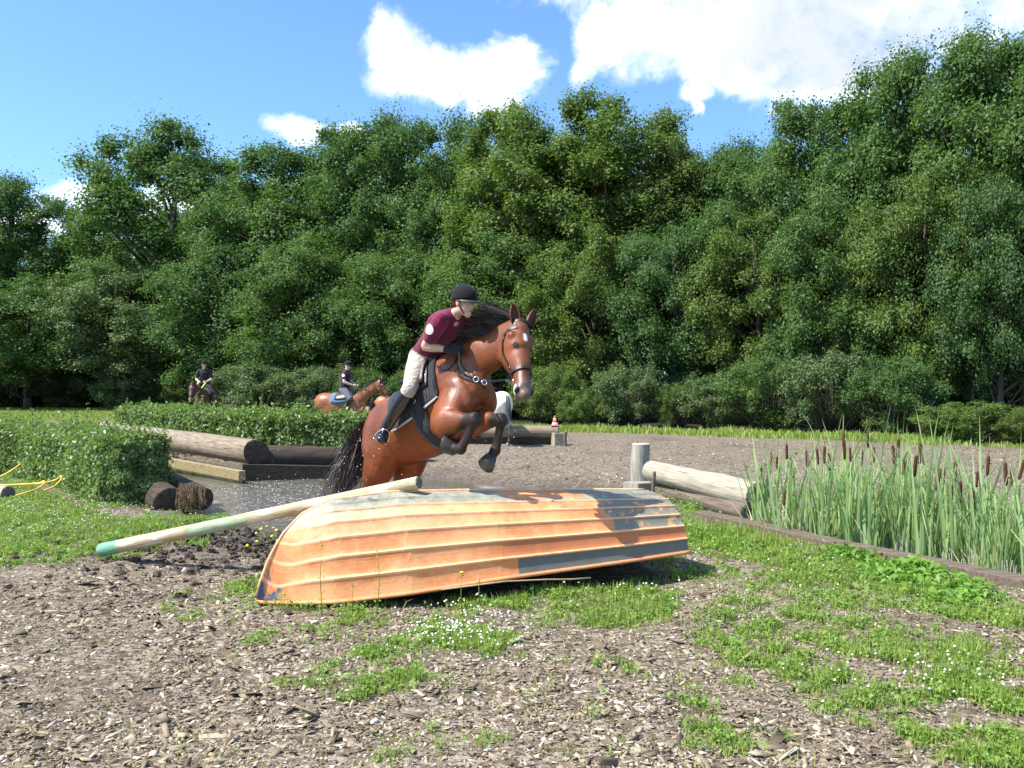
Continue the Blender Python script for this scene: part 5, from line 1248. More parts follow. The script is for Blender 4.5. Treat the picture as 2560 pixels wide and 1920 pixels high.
# the striped pole leaning on the boat
def pole_mat():
    m, nt, b = material('peeling_pole_paint'); t = N(nt, 'ShaderNodeTexCoord'); sp_ = N(nt, 'ShaderNodeSeparateXYZ'); L(nt, t.outputs['Object'], sp_.inputs[0]); x = sp_.outputs[0]
    mp = N(nt, 'ShaderNodeMapping'); L(nt, t.outputs['Object'], mp.inputs[0]); mp.inputs['Scale'].default_value = (1.6, 9, 9)
    n1 = noise_n(nt, mp.outputs[0], 2.2, 7, .68); n2 = noise_n(nt, mp.outputs[0], 6, 6, .7); w1 = math_n(nt, 'ADD', x, math_n(nt, 'MULTIPLY', math_n(nt, 'SUBTRACT', n1.outputs[0], .5), .10))
    bare = mixc(nt, n2.outputs[0], (.30, .21, .10), (.55, .45, .28)); white = (.60, .57, .46); green = (.06, .25, .14); paleg = (.34, .44, .28)
    col = mixc(nt, maprange(nt, n1.outputs[0], .50, .60), bare, white)
    col = mixc(nt, math_n(nt, 'MULTIPLY', maprange(nt, w1, 1.0, 1.06), maprange(nt, w1, 1.75, 1.65)), col, mixc(nt, maprange(nt, n1.outputs[0], .42, .55), (.26, .27, .16), paleg))
    col = mixc(nt, math_n(nt, 'MULTIPLY', maprange(nt, w1, .25, .22), maprange(nt, n2.outputs[0], .66, .60)), col, mixc(nt, n2.outputs[0], green, (.22, .44, .30)))
    col = mixc(nt, math_n(nt, 'MULTIPLY', maprange(nt, w1, 2.45, 2.55), maprange(nt, n2.outputs[0], .56, .62)), col, (.16, .28, .15))
    col = mixc(nt, maprange(nt, n2.outputs[0], .66, .70, 0, .8), col, (.10, .08, .05)); z = sp_.outputs[2]
    L(nt, col, b.inputs['Base Color']); b.inputs['Roughness'].default_value = .7
    bp = N(nt, 'ShaderNodeBump'); bp.inputs['Strength'].default_value = .6; bp.inputs['Distance'].default_value = .006; L(nt, n1.outputs[0], bp.inputs['Height']); L(nt, bp.outputs[0], b.inputs['Normal']); return m
log_thing('jump_pole', at(255, 1375, 8.15), at(1046, 1206, 6.95), .062, .047, pole_mat(), M_ENDP, 'peeling white and green jump pole leaning on the upturned boat', 'pole', seed=9, wob=.03, knots=3)
# ------------------------------------------------------------------ far obstacles
log_thing('log', at(1060, 1079, 24.4), at(1396, 1079, 24.0), .175, .165, M_LOG, M_ENDP, 'long grey log obstacle in the arena behind the leaping horse with a cone on it', seed=21, wob=.02)
beam_thing('wooden_beam', [at(1062, 1091, 24.5), at(1388, 1091, 24.1)], .22, .34, M_LOGD, 'dark sleeper under the far grey log obstacle', 'beam')
beam_thing('wooden_beam', [at(1382, 1082, 23.8), at(1408, 1083, 23.9)], .26, .38, M_LOGB, 'squared grey block at the right end of the far log obstacle', 'beam')
post_thing('wooden_stake', at(1413, 1108, 23.6), .30, .04, .05, M_BEAM, M_BEAM, 'short brown stake at the right end of the far log obstacle', 'stake', 8, 4)
post_thing('wooden_post', at(1215, 1106, 25.8), .38, .09, .09, M_POST, M_ENDP, 'grey round picket of the palisade, second from the white horse', 'post', 10, 5)
post_thing('wooden_post', at(1200, 1107, 25.8), .38, .09, .09, M_POST, M_ENDP, 'grey round picket of the palisade, left neighbour of the second', 'post', 10, 6)
post_thing('wooden_post', at(1230, 1106, 25.8), .38, .09, .09, M_POST, M_ENDP, 'grey round picket of the palisade nearest the white horse', 'post', 10, 7)
log_thing('log', at(905, 1027, 33), at(1020, 1028, 32), .16, .16, M_LOG, M_ENDP, 'distant grey log rail behind the back hedge near the leaping rider', seed=22, wob=.02)
log_thing('log', at(585, 1020, 40), at(560, 1019, 44), .16, .16, M_LOGD, M_LOGE, 'small dark distant log beside the rider in black', seed=23)
cone = empty('traffic_cone', at(1387, 1063, 24.0)); tag(cone, 'small orange and white traffic cone standing on the far log', 'traffic cone')
M_CO = simple('cone_orange', (.85, .16, .05), .5); M_CW = simple('cone_white', (.8, .8, .78), .5)
for z0, z1, mt, nm in ((0, .07, M_CW, 'sleeve'), (.07, .16, M_CO, 'sleeve'), (.16, .19, M_CW, 'sleeve'), (.19, .26, M_CO, 'sleeve')):
    m = MB(); m.tube([(0, 0, z0), (0, 0, z1)], [.085 - z0 * .26, .085 - z1 * .26], 14); m.build(nm, mt, cone)
m = MB(); m.box((0, 0, -.008), (.11, .11, .010)); m.build('base', M_CO, cone, False)
pipe = empty('drain_pipe', at(2378, 1126, 24.5)); tag(pipe, 'black plastic pipe lying on the grass verge behind the cattails', 'pipe')
m = MB(); K = 24; m.tube([(0, 0, 0), (.9, .25, 0)], .135, K, False); o = m.build('tube', simple('black_plastic', (.035, .038, .042), .5), pipe); sm = o.modifiers.new('t', 'SOLIDIFY'); sm.thickness = .02
# yellow hose
M_YEL = simple('yellow_hose', (.72, .50, .06), .5)
hose = empty('hose', gr(60, 1212)); tag(hose, 'yellow rope looping over the grass at the left picture edge', 'rope')
def hz(pts, r_):
    m = MB(); P_ = [Vector(p) - hose.location for p in pts]; Q = []
    for i in range(len(P_) - 1):
        for k in range(6):
            t = k / 6; p0 = P_[max(i - 1, 0)]; p1 = P_[i]; p2 = P_[i + 1]; p3 = P_[min(i + 2, len(P_) - 1)]
            Q.append(.5 * ((2 * p1) + (-p0 + p2) * t + (2 * p0 - 5 * p1 + 4 * p2 - p3) * t * t + (-p0 + 3 * p1 - 3 * p2 + p3) * t ** 3))
    Q.append(P_[-1]); m.tube(Q, r_, 7); return m
hz([at(-40, 1214, 12.6), at(50, 1211, 12.5), at(95, 1208, 12.4), at(108, 1203, 12.3), at(112, 1208, 12.2), at(100, 1218, 12.1), at(85, 1225, 12.0), at(40, 1239, 11.9)], .012).build('strand', M_YEL, hose)
hz([at(90, 1210, 12.3), at(112, 1207, 12.3), at(140, 1200, 12.35), at(153, 1190, 12.3), at(152, 1200, 12.2), at(135, 1216, 12.1), at(112, 1226, 12.0)], .013).build('strand', M_YEL, hose)
hz([at(-30, 1205, 12.7), at(20, 1182, 12.75), at(52, 1160, 12.8)], .013).build('strand', M_YEL, hose)
# ------------------------------------------------------------------ water splashes
r = np.random.default_rng(5); n = 420; MBs = MB()
px_ = r.uniform(380, 780, n); V = []; Fs = []
cx = r.normal(-4.0, 1.1, n); cy = r.normal(13.2, 1.1, n); cz = -.09 + np.abs(r.normal(0, .10, n)) * np.exp(-((cx + 4) ** 2))
ok = sdist_poly(cx, cy, POND) < -.15; cx, cy, cz = cx[ok], cy[ok], cz[ok]
n2_ = 170; ex = r.normal(-1.05, .55, n2_); ey = r.normal(7.9, .35, n2_); ez = r.uniform(.45, 1.25, n2_)
cx = np.concatenate([cx, ex]); cy = np.concatenate([cy, ey]); cz = np.concatenate([cz, ez]); sz = np.concatenate([r.uniform(.003, .009, ok.sum()), r.uniform(.002, .0055, n2_)])
oc = np.array([(1, 0, 0), (0, 1, 0), (-1, 0, 0), (0, -1, 0), (0, 0, 1.2), (0, 0, -1.2)]); of = np.array([(0, 1, 4), (1, 2, 4), (2, 3, 4), (3, 0, 4), (1, 0, 5), (2, 1, 5), (3, 2, 5), (0, 3, 5)])
V = (np.stack([cx, cy, cz], -1)[:, None, :] + oc[None] * sz[:, None, None]).reshape(-1, 3); Fs = (of[None] + (np.arange(len(cx)) * 6)[:, None, None]).reshape(-1, 3)
M_DROP = simple('water_spray', (.75, .76, .74), .15, var=.05); tag(link('water_spray', np_mesh('water_spray', V, Fs, [M_DROP], True)), 'white droplets and spray thrown up by the leaping horse over the pond', 'spray', kind='stuff')
# ------------------------------------------------------------------ clipped hedges
M_HEDGE = leafmat('hedge_leaves', (.10, .165, .045), (.21, .28, .10), (.15, .20, .06), trans=.35, rough=.42, spec=.4, objvar=False)
M_TWIG = wood('hedge_twigs', (.16, .12, .07), (.07, .05, .03), axis='Z')
def hedge(path, width, hgt, n, size, label, seed):
    r = np.random.default_rng(seed); P = np.array(path); sl = np.hypot(*np.diff(P, axis=0).T); cum = np.concatenate([[0], np.cumsum(sl)]); L_ = cum[-1]
    root = empty('clipped_hedge', (P[0][0], P[0][1], 0)); tag(root, label, 'hedge')
    w = hgt * 2 + width
    t = r.uniform(-.3, L_ + .0, n); x = np.interp(t, cum, P[:, 0]); y = np.interp(t, cum, P[:, 1])
    i = np.clip(np.searchsorted(cum, t) - 1, 0, len(sl) - 1); d = np.diff(P, axis=0) / sl[:, None]; nx_ = -d[i, 1]; ny_ = d[i, 0]
    s = r.uniform(0, w, n); bulge = (vnoise(t * 1.0, s * 1.0, .55, seed, 3) - .5) * .85
    top = (s > hgt) & (s < hgt + width); lo = s <= hgt
    off = np.where(top, (s - hgt) - width / 2, np.where(lo, -width / 2, width / 2)); z = np.where(top, hgt, np.where(lo, s, w - s))
    nn = np.stack([np.where(top, 0, np.sign(off)) * nx_, np.where(top, 0, np.sign(off)) * ny_, np.where(top, 1, .15)], -1)
    dep = np.abs(r.normal(0, .09, n)) - .03 + bulge * -.35; 
    p = np.stack([x + nx_ * off, y + ny_ * off, z], -1) - nn * dep[:, None]
    # rounded shoulders, shoots sticking out of the top
    sh = top & (r.random(n) < .22); p[sh, 2] += r.uniform(0, .22, sh.sum()) * vnoise(x, y, .16, seed + 3, 2)[sh]; p[:, 2] = np.maximum(p[:, 2], .02); p += r.normal(size=p.shape) * .04
    # near end cap
    e = r.random(n) < .10; ne = e.sum(); fd = -d[0]; q = r.uniform(-.5, .5, ne) * width; hz_ = r.uniform(0, hgt, ne); dd = np.abs(r.normal(0, .08, ne)); cap = .5 * np.sqrt(np.clip(1 - (2 * q / width) ** 2, 0, 1)) * (1 - .35 * (hz_ / hgt) ** 3) + (vnoise(q + 5, hz_ + 5, .3, seed + 9, 3) - .5) * .5 - .12
    p[e] = np.stack([P[0][0] + -d[0][1] * q - fd[0] * dd + fd[0] * cap, P[0][1] + d[0][0] * q - fd[1] * dd + fd[1] * cap, hz_], -1); nn[e] = np.array([fd[0], fd[1], .2])
    # long shoots standing out of the clipped top and face
    ns_ = int(L_ * 26); k_ = 12; ii = r.integers(0, n, ns_); ii = ii[p[ii, 2] > hgt * .45]; ns_ = len(ii); hgt_s = r.uniform(.08, .34, ns_); ln_ = r.normal(0, .35, (ns_, 2)); tt = r.random((ns_, k_))
    sh_p = p[ii][:, None] + np.stack([ln_[:, None, 0] * tt * hgt_s[:, None], ln_[:, None, 1] * tt * hgt_s[:, None], tt * hgt_s[:, None]], -1) + r.normal(size=(ns_, k_, 3)) * .012
    jj = r.choice(n, ns_ * k_, replace=False); p[jj] = sh_p.reshape(-1, 3)
    nrm = nn + r.normal(size=p.shape) * .75 + np.array([0, 0, .35])
    V, F = leaf_quads(p - np.array([P[0][0], P[0][1], 0]), nrm, size * r.uniform(.55, 1.35, n), .5, seed)
    link('foliage', np_mesh('foliage', V, F, [M_HEDGE]), root)
    m = MB(); rr = random.Random(seed)
    for k in range(int(L_ * 16)):
        t0 = rr.uniform(0, L_); x0 = float(np.interp(t0, cum, P[:, 0])) - P[0][0]; y0 = float(np.interp(t0, cum, P[:, 1])) - P[0][1]; a = Vector((x0 + rr.uniform(-.3, .3) * width, y0 + rr.uniform(-.3, .3) * width, -.05))
        b = a + Vector((rr.uniform(-.25, .25), rr.uniform(-.25, .25), hgt * rr.uniform(.7, 1.0))); m.tube([a, a.lerp(b, .5) + Vector((rr.uniform(-.05, .05), 0, 0)), b], [.012, .008, .003], 4, False)
    m.build('stems', M_TWIG, root)
    return root
hedge([(-5.2, 12.15), (-6.6, 13.8), (-8.4, 15.7), (-11.6, 18.5), (-15, 21)], .85, .84, 80000, .064, 'near clipped hedge on the left, its ragged end beside the black cut logs', 1)
hedge([(-2.55, 18.3), (-4.8, 18.9), (-8.0, 22.0), (-10.8, 25.2)], 1.1, .95, 62000, .088, 'back clipped hedge behind the brown log, below the distant riders', 2)
# ------------------------------------------------------------------ cattails
M_CAT = leafmat('cattail_blade', (.20, .32, .16), (.31, .42, .22), (.32, .42, .12), trans=.3, rough=.5, objvar=True); M_DRYB = leafmat('dry_cattail_blade', (.50, .36, .16), (.62, .52, .32), (.5, .4, .2), trans=.2)
M_SEED = simple('cattail_seed_head', (.085, .038, .022), .9, spec=.1, var=.3, scale=60, bump=.4); M_SPIKE = simple('cattail_spike', (.30, .20, .10), .8)
rr = random.Random(12)
def blade_mesh(nm, ln, lean, curve, wd, mat, fold=None):
    V = []; n = 9
    for i in range(n):
        f = i / (n - 1); x = lean * f + curve * f ** 3; z = ln * (f - .18 * abs(curve) * f ** 2)
        if fold and f > fold: z -= (f - fold) * ln * 1.5; x += (f - fold) * ln * .7
        w_ = wd * (1 - f ** 4) * (.7 + .3 * min(1, f * 3)) ; tw = f * 1.4
        V += [Vector((x - math.sin(tw) * w_ / 2 * .6, -math.cos(tw) * w_ / 2, z)), Vector((x + w_ * .15, 0, z)), Vector((x + math.sin(tw) * w_ / 2 * .6, math.cos(tw) * w_ / 2, z))]
    F = [(i * 3 + k, i * 3 + k + 1, i * 3 + k + 4, i * 3 + k + 3) for i in range(n - 1) for k in range(2)]
    m = MB(); m.add(V, F); return m.mesh(nm, mat, True)
BLADES = [blade_mesh('leaf', rr.uniform(1.15, 1.65), rr.uniform(.02, .28), rr.uniform(-.05, .30), rr.uniform(.026, .038), M_CAT, rr.choice([None, None, None, .6, .72])) for _ in range(16)]
DRY = [blade_mesh('dry_leaf', rr.uniform(.35, .7), rr.uniform(.05, .35), rr.uniform(.0, .3), .014, M_DRYB) for _ in range(5)]
m = MB(); m.oval([((0, 0, 0), .013, .013), ((0, 0, .09), .0145, .0145), ((0, 0, .17), .0135, .0135)], 10, 2); ME_SEED = m.mesh('seed_head', M_SEED)
m = MB(); m.tube([(0, 0, 0), (0, 0, .16)], [.003, .0015], 5); ME_SPK = m.mesh('spike', M_SPIKE)
m = MB(); m.tube([(0, 0, 0), (0.01, 0, .6), (0, 0, 1.0)], [.007, .005, .004], 6); ME_STALK = m.mesh('stalk', M_CAT)
heads = [ # px, py top of seed head, distance
 (1929,1127,9.9),(1941,1140,9.9),(1967,1112,9.6),(1960,1228,9.3),(1902,1165,10),(2045,1125,9.3),(2060,1122,9.2),(2112,1112,9.0),(2126,1118,8.9),(2153,1130,9.1),(2184,1120,9.3),(2170,1082,9.4),(2108,1082,9.5),
 (2244,1108,9.0),(2236,1125,9.2),(2260,1152,8.8),(2286,1155,8.7),(2298,1123,8.8),(2310,1132,9.0),(2340,1188,8.6),(2362,1170,8.5),(2388,1168,9.0),(2378,1218,8.2),(2400,1220,8.2),(2425,1218,8.3),(2441,1182,8.2),(2468,1152,8.0),(2465,1215,8.3),(2435,1238,8.1),(2515,1176,7.8),(2548,1162,7.7),(2530,1180,8.0),(2018,1132,9.4),(2075,1140,9.6)]
BZ = -.28
def plant(x, y, nl, ht=None, idx=0, lean=None, label=None, sc=1.0):
    root = empty('cattail', (x, y, BZ), rr.uniform(0, 6.28))
    for k in range(nl):
        o = link('leaf', rr.choice(BLADES), root); o.rotation_euler = (rr.uniform(-.05, .05), rr.uniform(-.05, .05), rr.uniform(0, 6.28)); s = rr.uniform(.72, 1.08) * sc; o.scale = (s, s, s); o.location = (rr.uniform(-.03, .03), rr.uniform(-.03, .03), 0)
    for k in range(rr.choice([0, 1, 1, 2])):
        o = link('dry_leaf', rr.choice(DRY), root); o.rotation_euler = (0, 0, rr.uniform(0, 6.28)); o.location = (rr.uniform(-.04, .04), rr.uniform(-.04, .04), 0)
    if ht:
        tx, ty = lean; root.rotation_euler = (0, 0, 0); a = link('stalk', ME_STALK, root); d = Vector((tx, ty, ht)); a.scale = (1, 1, d.length); a.rotation_euler = d.to_track_quat('Z', 'Y').to_euler()
        b = link('seed_head', ME_SEED, root); b.location = d; b.rotation_euler = d.to_track_quat('Z', 'Y').to_euler(); s = rr.uniform(.72, 1.12); b.scale = (s * 1.1, s * 1.1, s)
        c = link('spike', ME_SPK, root); c.location = d * 1.0 + d.normalized() * .17 * s; c.rotation_euler = b.rotation_euler; c.scale = (1, 1, rr.uniform(.4, 1.2))
    tag(root, label, 'cattail', 'cattails behind the edging timber'); return root
place_words = ['leftmost group of cattails', 'second group of cattails from the left', 'third group of cattails from the left', 'rightmost group of cattails']
used = {}
ords = ['leftmost', 'second', 'third', 'fourth', 'fifth', 'sixth', 'seventh', 'eighth', 'ninth', 'tenth', 'eleventh', 'twelfth', 'thirteenth']; cnt_ = [0, 0, 0, 0]
for i, (px, py, d) in enumerate(sorted(heads)):
    t = at(px, py + 34, d); lx = rr.uniform(-.10, .10) if px not in (2340, 2548, 2045) else {2340: .22, 2548: .25, 2045: -.1}[px]; base = Vector((t.x - lx, t.y + rr.uniform(-.1, .1), BZ)); g = 0 if px < 2000 else 1 if px < 2215 else 2 if px < 2350 else 3
    plant(base.x, base.y, 4, (t.z - BZ), i, (lx, t.y - base.y), 'cattail with brown seed head, %s%s in the %s' % (ords[cnt_[g]], '' if cnt_[g] == 0 else ' from the left', place_words[g].replace(' of cattails', ''))); cnt_[g] += 1
cl = [(1932, 9.85, .10, 9), (2060, 9.4, .12, 17), (2118, 9.1, .12, 17), (2165, 9.3, .11, 13), (2268, 8.9, .10, 15), (2306, 8.8, .11, 13), (2398, 8.5, .11, 11), (2440, 8.1, .13, 15), (2510, 7.8, .14, 18), (2600, 7.5, .25, 10)]
for px, d, sp_, n in cl:
    for k in range(n):
        x = (px - 1280) / FOC * d + rr.gauss(0, sp_); y = d + rr.gauss(0, .28)
        if sdist_poly(np.array([x]), np.array([y]), REEDBED)[0] > -.12: y += .35; 
        g = 0 if px < 2000 else 1 if px < 2215 else 2 if px < 2350 else 3
        plant(x, y, rr.randint(4, 6), None, k, None, 'cattail without seed head, only green blades, in the %s' % place_words[g], rr.uniform(.72, 1.02))
# dead stubble at the foot of the reeds
m = MB()
for k in range(240):
    px = rr.uniform(1980, 2580); d = float(np.interp(px, [1950, 2100, 2300, 2560], [9.55, 8.95, 8.2, 7.2])) + rr.uniform(0, .5); x = (px - 1280) / FOC * d; h = rr.uniform(.1, .42)
    m.tube([(x, d, BZ), (x + rr.uniform(-.06, .06), d, BZ + h)], [.008, .004], 4, False)
tag(m.build('reed_stubble', simple('grey_dead_reed', (.42, .40, .34), .9), None), 'grey dead stubble at the foot of the cattails', 'stubble', kind='stuff')
# ------------------------------------------------------------------ grass and clover
M_GRASS = leafmat('grass_blades', (.19, .28, .05), (.35, .42, .10), (.33, .33, .12), trans=.35, rough=.5, objvar=False); M_CLOV = leafmat('clover_leaves', (.14, .24, .045), (.23, .34, .07), (.17, .27, .055), trans=.3, rough=.5, objvar=False)
M_DRYG = leafmat('dry_grass', (.40, .34, .16), (.55, .48, .26), (.35, .36, .14), trans=.2, objvar=False); M_FLW = simple('clover_flower', (.78, .76, .70), .8); M_FLY = simple('yellow_petals', (.85, .62, .02), .6)
def blades(name, X, Y, h, wd, mat, label, seed, lean=.5):
    r = np.random.default_rng(seed); n = len(X); Z = height(X, Y); a = r.uniform(0, 2 * PI, n); b = r.uniform(0, 2 * PI, n); l = h * lean * r.uniform(.1, 1, n)
    dx, dy = np.cos(a), np.sin(a); sx, sy = np.cos(b) * wd / 2, np.sin(b) * wd / 2
    p0 = np.stack([X - sx, Y - sy, Z - .01], -1); p1 = np.stack([X + sx, Y + sy, Z - .01], -1)
    m0 = np.stack([X - sx * .75 + dx * l * .35, Y - sy * .75 + dy * l * .35, Z + h * .6], -1); m1 = np.stack([X + sx * .75 + dx * l * .35, Y + sy * .75 + dy * l * .35, Z + h * .6], -1); tp = np.stack([X + dx * l, Y + dy * l, Z + h * r.uniform(.8, 1, n)], -1)
    V = np.stack([p0, p1, m1, m0, tp], 1).reshape(-1, 3); k = np.arange(n) * 5
    F4 = np.stack([k, k + 1, k + 2, k + 3], -1); F3 = np.stack([k + 3, k + 2, k + 4], -1)
    return tag(link(name, np_mesh(name, V, [F4, F3], [mat])), label, 'grass', kind='stuff')
def sample(n, x0, x1, y0, y1, seed, thr=.05, power=1.35, clear=True, perspective=True):
    r = np.random.default_rng(seed)
    u = r.random(n); Y = y0 * (y1 / y0) ** u if perspective else r.uniform(y0, y1, n)
    X = r.uniform(-.64, .64, n) * Y if perspective else r.uniform(x0, x1, n)
    ok = (X > x0) & (X < x1); X, Y = X[ok], Y[ok]; g = green_at(X, Y); tuft = np.clip(vnoise(X, Y, .10, seed + 70, 3) * 3.4 - 1.25, .06, 1); keep = r.random(len(X)) < (np.clip((g - thr) * 1.35, 0, 1) ** power) * tuft
    return X[keep], Y[keep], g[keep]
def clear_boat(X, Y, pad=.0):
    q = np.stack([X - BO.x, Y - BO.y], -1); u = (q @ np.array([BA.x, BA.y])) / BL; v = q @ np.array([BN.x, BN.y]); return ~((u > 0.0) & (u < 1.0) & (np.abs(v) < np.interp(u, [0, .05, .15, .3, .5, .8, 1.0], [0, .14, .37, .56, .68, .71, .64]) - pad))
X, Y, g = sample(1000000, -9, 9, 3.6, 19, 1); r = np.random.default_rng(2); ok = clear_boat(X, Y, .12); X, Y, g = X[ok], Y[ok], g[ok]
lng = vnoise(X, Y, .8, 31, 2); h = (.025 + .055 * r.random(len(X)) ** 2 + .07 * np.clip(lng - .55, 0, 1)) * np.clip(.5 + g * .6, 0, 1.2)
rightbank = (X > 1.2) & (Y > 8.6); h = h * 1.0
h = np.where(rightbank, h * 1.7, h)
sel = r.random(len(X)) < .62
blades('grass', X[sel], Y[sel], h[sel], .0045 + .0004 * Y[sel], M_GRASS, 'short green grass growing in patches among the bark chips', 3)
print('GRASS', sel.sum())
X2, Y2, g2 = X[~sel], Y[~sel], g[~sel]
P_ = np.stack([X2, Y2, height(X2, Y2) + .012 + r.random(len(X2)) * .035], -1); Nn = r.normal(size=P_.shape) * .45 + np.array([0, 0, 1])
V, F = leaf_quads(P_, Nn, (.013 + .0016 * Y2) * r.uniform(.6, 1.4, len(X2)), .85, 8); tag(link('clover', np_mesh('clover', V, F, [M_CLOV])), 'low clover and weeds mixed into the grass patches', 'clover', kind='stuff')
# sparse dry tufts over the chips
r = np.random.default_rng(6); n = 260; tx = r.uniform(-.6, .6, n); ty = 3.6 * (3.0) ** r.random(n); tx = tx * ty; k = 14; X = (tx[:, None] + r.normal(0, .035, (n, k))).ravel(); Y = (ty[:, None] + r.normal(0, .035, (n, k))).ravel(); ok = clear_boat(X, Y) & (sdist_poly(X, Y, POND) > .3) & ((X > -.6) | (r.random(len(X)) < .3)); X, Y = X[ok], Y[ok]
blades('sparse_grass', X, Y, r.uniform(.02, .07, len(X)), np.full(len(X), .004), M_GRASS, 'thin scattered tufts of grass between the bark chips', 9, 1.2)
n = 5000; Y = 6.2 * 2.1 ** r.random(n); X = r.uniform(-.6, .6, n) * Y; g = green_at(X, Y); ok = (g > .03) & (g < .5) & clear_boat(X, Y) | ((X < -2.5) & (Y > 9) & (g > .1)); X, Y = X[ok], Y[ok]
blades('dry_grass', X, Y, r.uniform(.03, .09, len(X)), np.full(len(X), .004), M_DRYG, 'straw coloured dry grass at the rims of the green patches', 10, 1.3)
# long grass along the foot of the wood and on the far left
r = np.random.default_rng(16); n = 80000; X = r.uniform(-45, 24, n); Y = wood_edge(X) - r.uniform(-.8, 4.6, n); keep = (np.abs(X / Y) < .68) & (r.random(n) < np.clip(green_at(X, Y) * 1.3, 0, 1)); X, Y = X[keep], Y[keep]
blades('long_grass', X, Y, r.uniform(.06, .36, len(X)) * (.2 + .85 * vnoise(X, Y, 1.1, 50, 3)) * (1 + .3 * (r.random(len(X)) > .9)), .028 + .0005 * Y, M_GRASS, 'long sunlit grass along the foot of the wood', 17, .5)
n = 26000; X = r.uniform(-42, -11, n); Y = r.uniform(38, 64, n); keep = (np.abs(X / Y) < .66) & (r.random(n) < green_at(X, Y)) & (Y < wood_edge(X)); X, Y = X[keep], Y[keep]
blades('meadow_grass', X, Y, r.uniform(.05, .16, len(X)), np.full(len(X), .05), M_GRASS, 'short meadow strip left of the back hedge', 18, .5)
# clover flowers
def flowers(name, spots, rad, mat, label, seed, hz_=(.03, .08)):
    r = np.random.default_rng(seed); C = []
    for cx, cy, sx, sy, n in spots: C.append(np.stack([r.normal(cx, sx, n), r.normal(cy, sy, n)], -1))
    C = np.concatenate(C); ok = clear_boat(C[:, 0], C[:, 1], -.02) & (sdist_poly(C[:, 0], C[:, 1], POND) > .1); C = C[ok]; z = height(C[:, 0], C[:, 1]) + r.uniform(*hz_, len(C)); sz = rad * r.uniform(.7, 1.2, len(C))
    P = np.stack([C[:, 0], C[:, 1], z], -1); V = (P[:, None] + oc[None] * np.array([1, 1, .7]) * sz[:, None, None]).reshape(-1, 3); F = (of[None] + (np.arange(len(P)) * 6)[:, None, None]).reshape(-1, 3)
    return tag(link(name, np_mesh(name, V, F, [mat], True)), label, 'flowers', kind='stuff')
def gs(px, py, rx, ry, n): c = gr(px, py); return (c.x, c.y, rx / FOC * c.y, abs(gr(px, py - ry).y - gr(px, py + ry).y) / 2, n)
flowers('clover_flowers', [gs(1140, 1590, 80, 25, 130), gs(1130, 1560, 70, 16, 50), gs(150, 1270, 140, 22, 190), gs(70, 1320, 90, 20, 60), gs(300, 1300, 120, 18, 60), gs(2350, 1700, 150, 30, 60), gs(1500, 1480, 150, 14, 40), gs(2000, 1420, 160, 30, 40), gs(1720, 1330, 80, 16, 16), gs(1160, 1512, 70, 5, 14), gs(1500, 1440, 60, 5, 10)], .0095, M_FLW, 'white clover flowers dotted over the grass', 4)
flowers('yellow_flowers', [gs(660, 1382, 25, 9, 5), gs(680, 1352, 12, 4, 4), gs(700, 1400, 10, 3, 4), gs(1280, 1470, 4, 2, 2)], .020, M_FLY, 'small yellow flowers on the mud behind the bow of the boat', 5, (.10, .2))
# broad leafed weeds on the right bank, at the beam and along the boat
r = np.random.default_rng(44); PP = []; NN = []; SS = []
for px, py, rx, ry, n, hh, sz in [(1700, 1275, 60, 18, 900, .16, .045), (1790, 1290, 90, 22, 1600, .22, .045), (1640, 1235, 25, 14, 260, .22, .04), (1870, 1308, 60, 14, 600, .22, .045), (1560, 1250, 30, 10, 200, .1, .04), (1760, 1340, 60, 20, 500, .10, .05), (2110, 1402, 55, 12, 420, .10, .07), (2260, 1446, 75, 12, 480, .10, .075), (2300, 1430, 30, 6, 120, .10, .07), (2420, 1480, 40, 8, 200, .08, .07), (2240, 1460, 90, 20, 500, .07, .06), (2390, 1500, 90, 20, 500, .07, .06), (1820, 1360, 80, 22, 500, .08, .05), (1690, 1330, 40, 18, 300, .1, .05), (760, 1512, 110, 8, 700, .07, .028), (930, 1500, 60, 8, 260, .08, .03), (660, 1480, 16, 30, 200, .09, .03), (1200, 1490, 60, 10, 200, .08, .03), (560, 1312, 40, 10, 260, .10, .04), (400, 1290, 60, 10, 200, .08, .04), (432, 1205, 10, 6, 60, .28, .06), (1280, 1480, 30, 10, 120, .12, .03)]:
    c = gr(px, py); sx = rx / FOC * c.y; sy = abs(gr(px, py - ry).y - gr(px, py + ry).y) / 2; x = r.normal(c.x, sx * .6, n); y = r.normal(c.y, sy * .6, n); k = (sdist_poly(x, y, POND) > .0) & clear_boat(x, y, -.02) | (py == 1205)
    x, y = x[k], y[k]; n = len(x); z = height(x, y) + r.random(n) ** 1.5 * hh * (.5 + vnoise(x, y, .15, 3, 2)); PP.append(np.stack([x, y, z], -1)); NN.append(r.normal(size=(n, 3)) * .55 + np.array([0, -.15, .8])); SS.append(sz * r.uniform(.5, 1.3, n))
V, F = leaf_quads(np.concatenate(PP), np.concatenate(NN), np.concatenate(SS), .5, 4); tag(link('weeds', np_mesh('weeds', V, F, [leafmat('weed_leaves', (.12, .24, .035), (.21, .36, .06), (.14, .26, .04), objvar=False)])), 'leafy green weeds along the edging timber, the bank and the boat', 'weeds', kind='stuff')
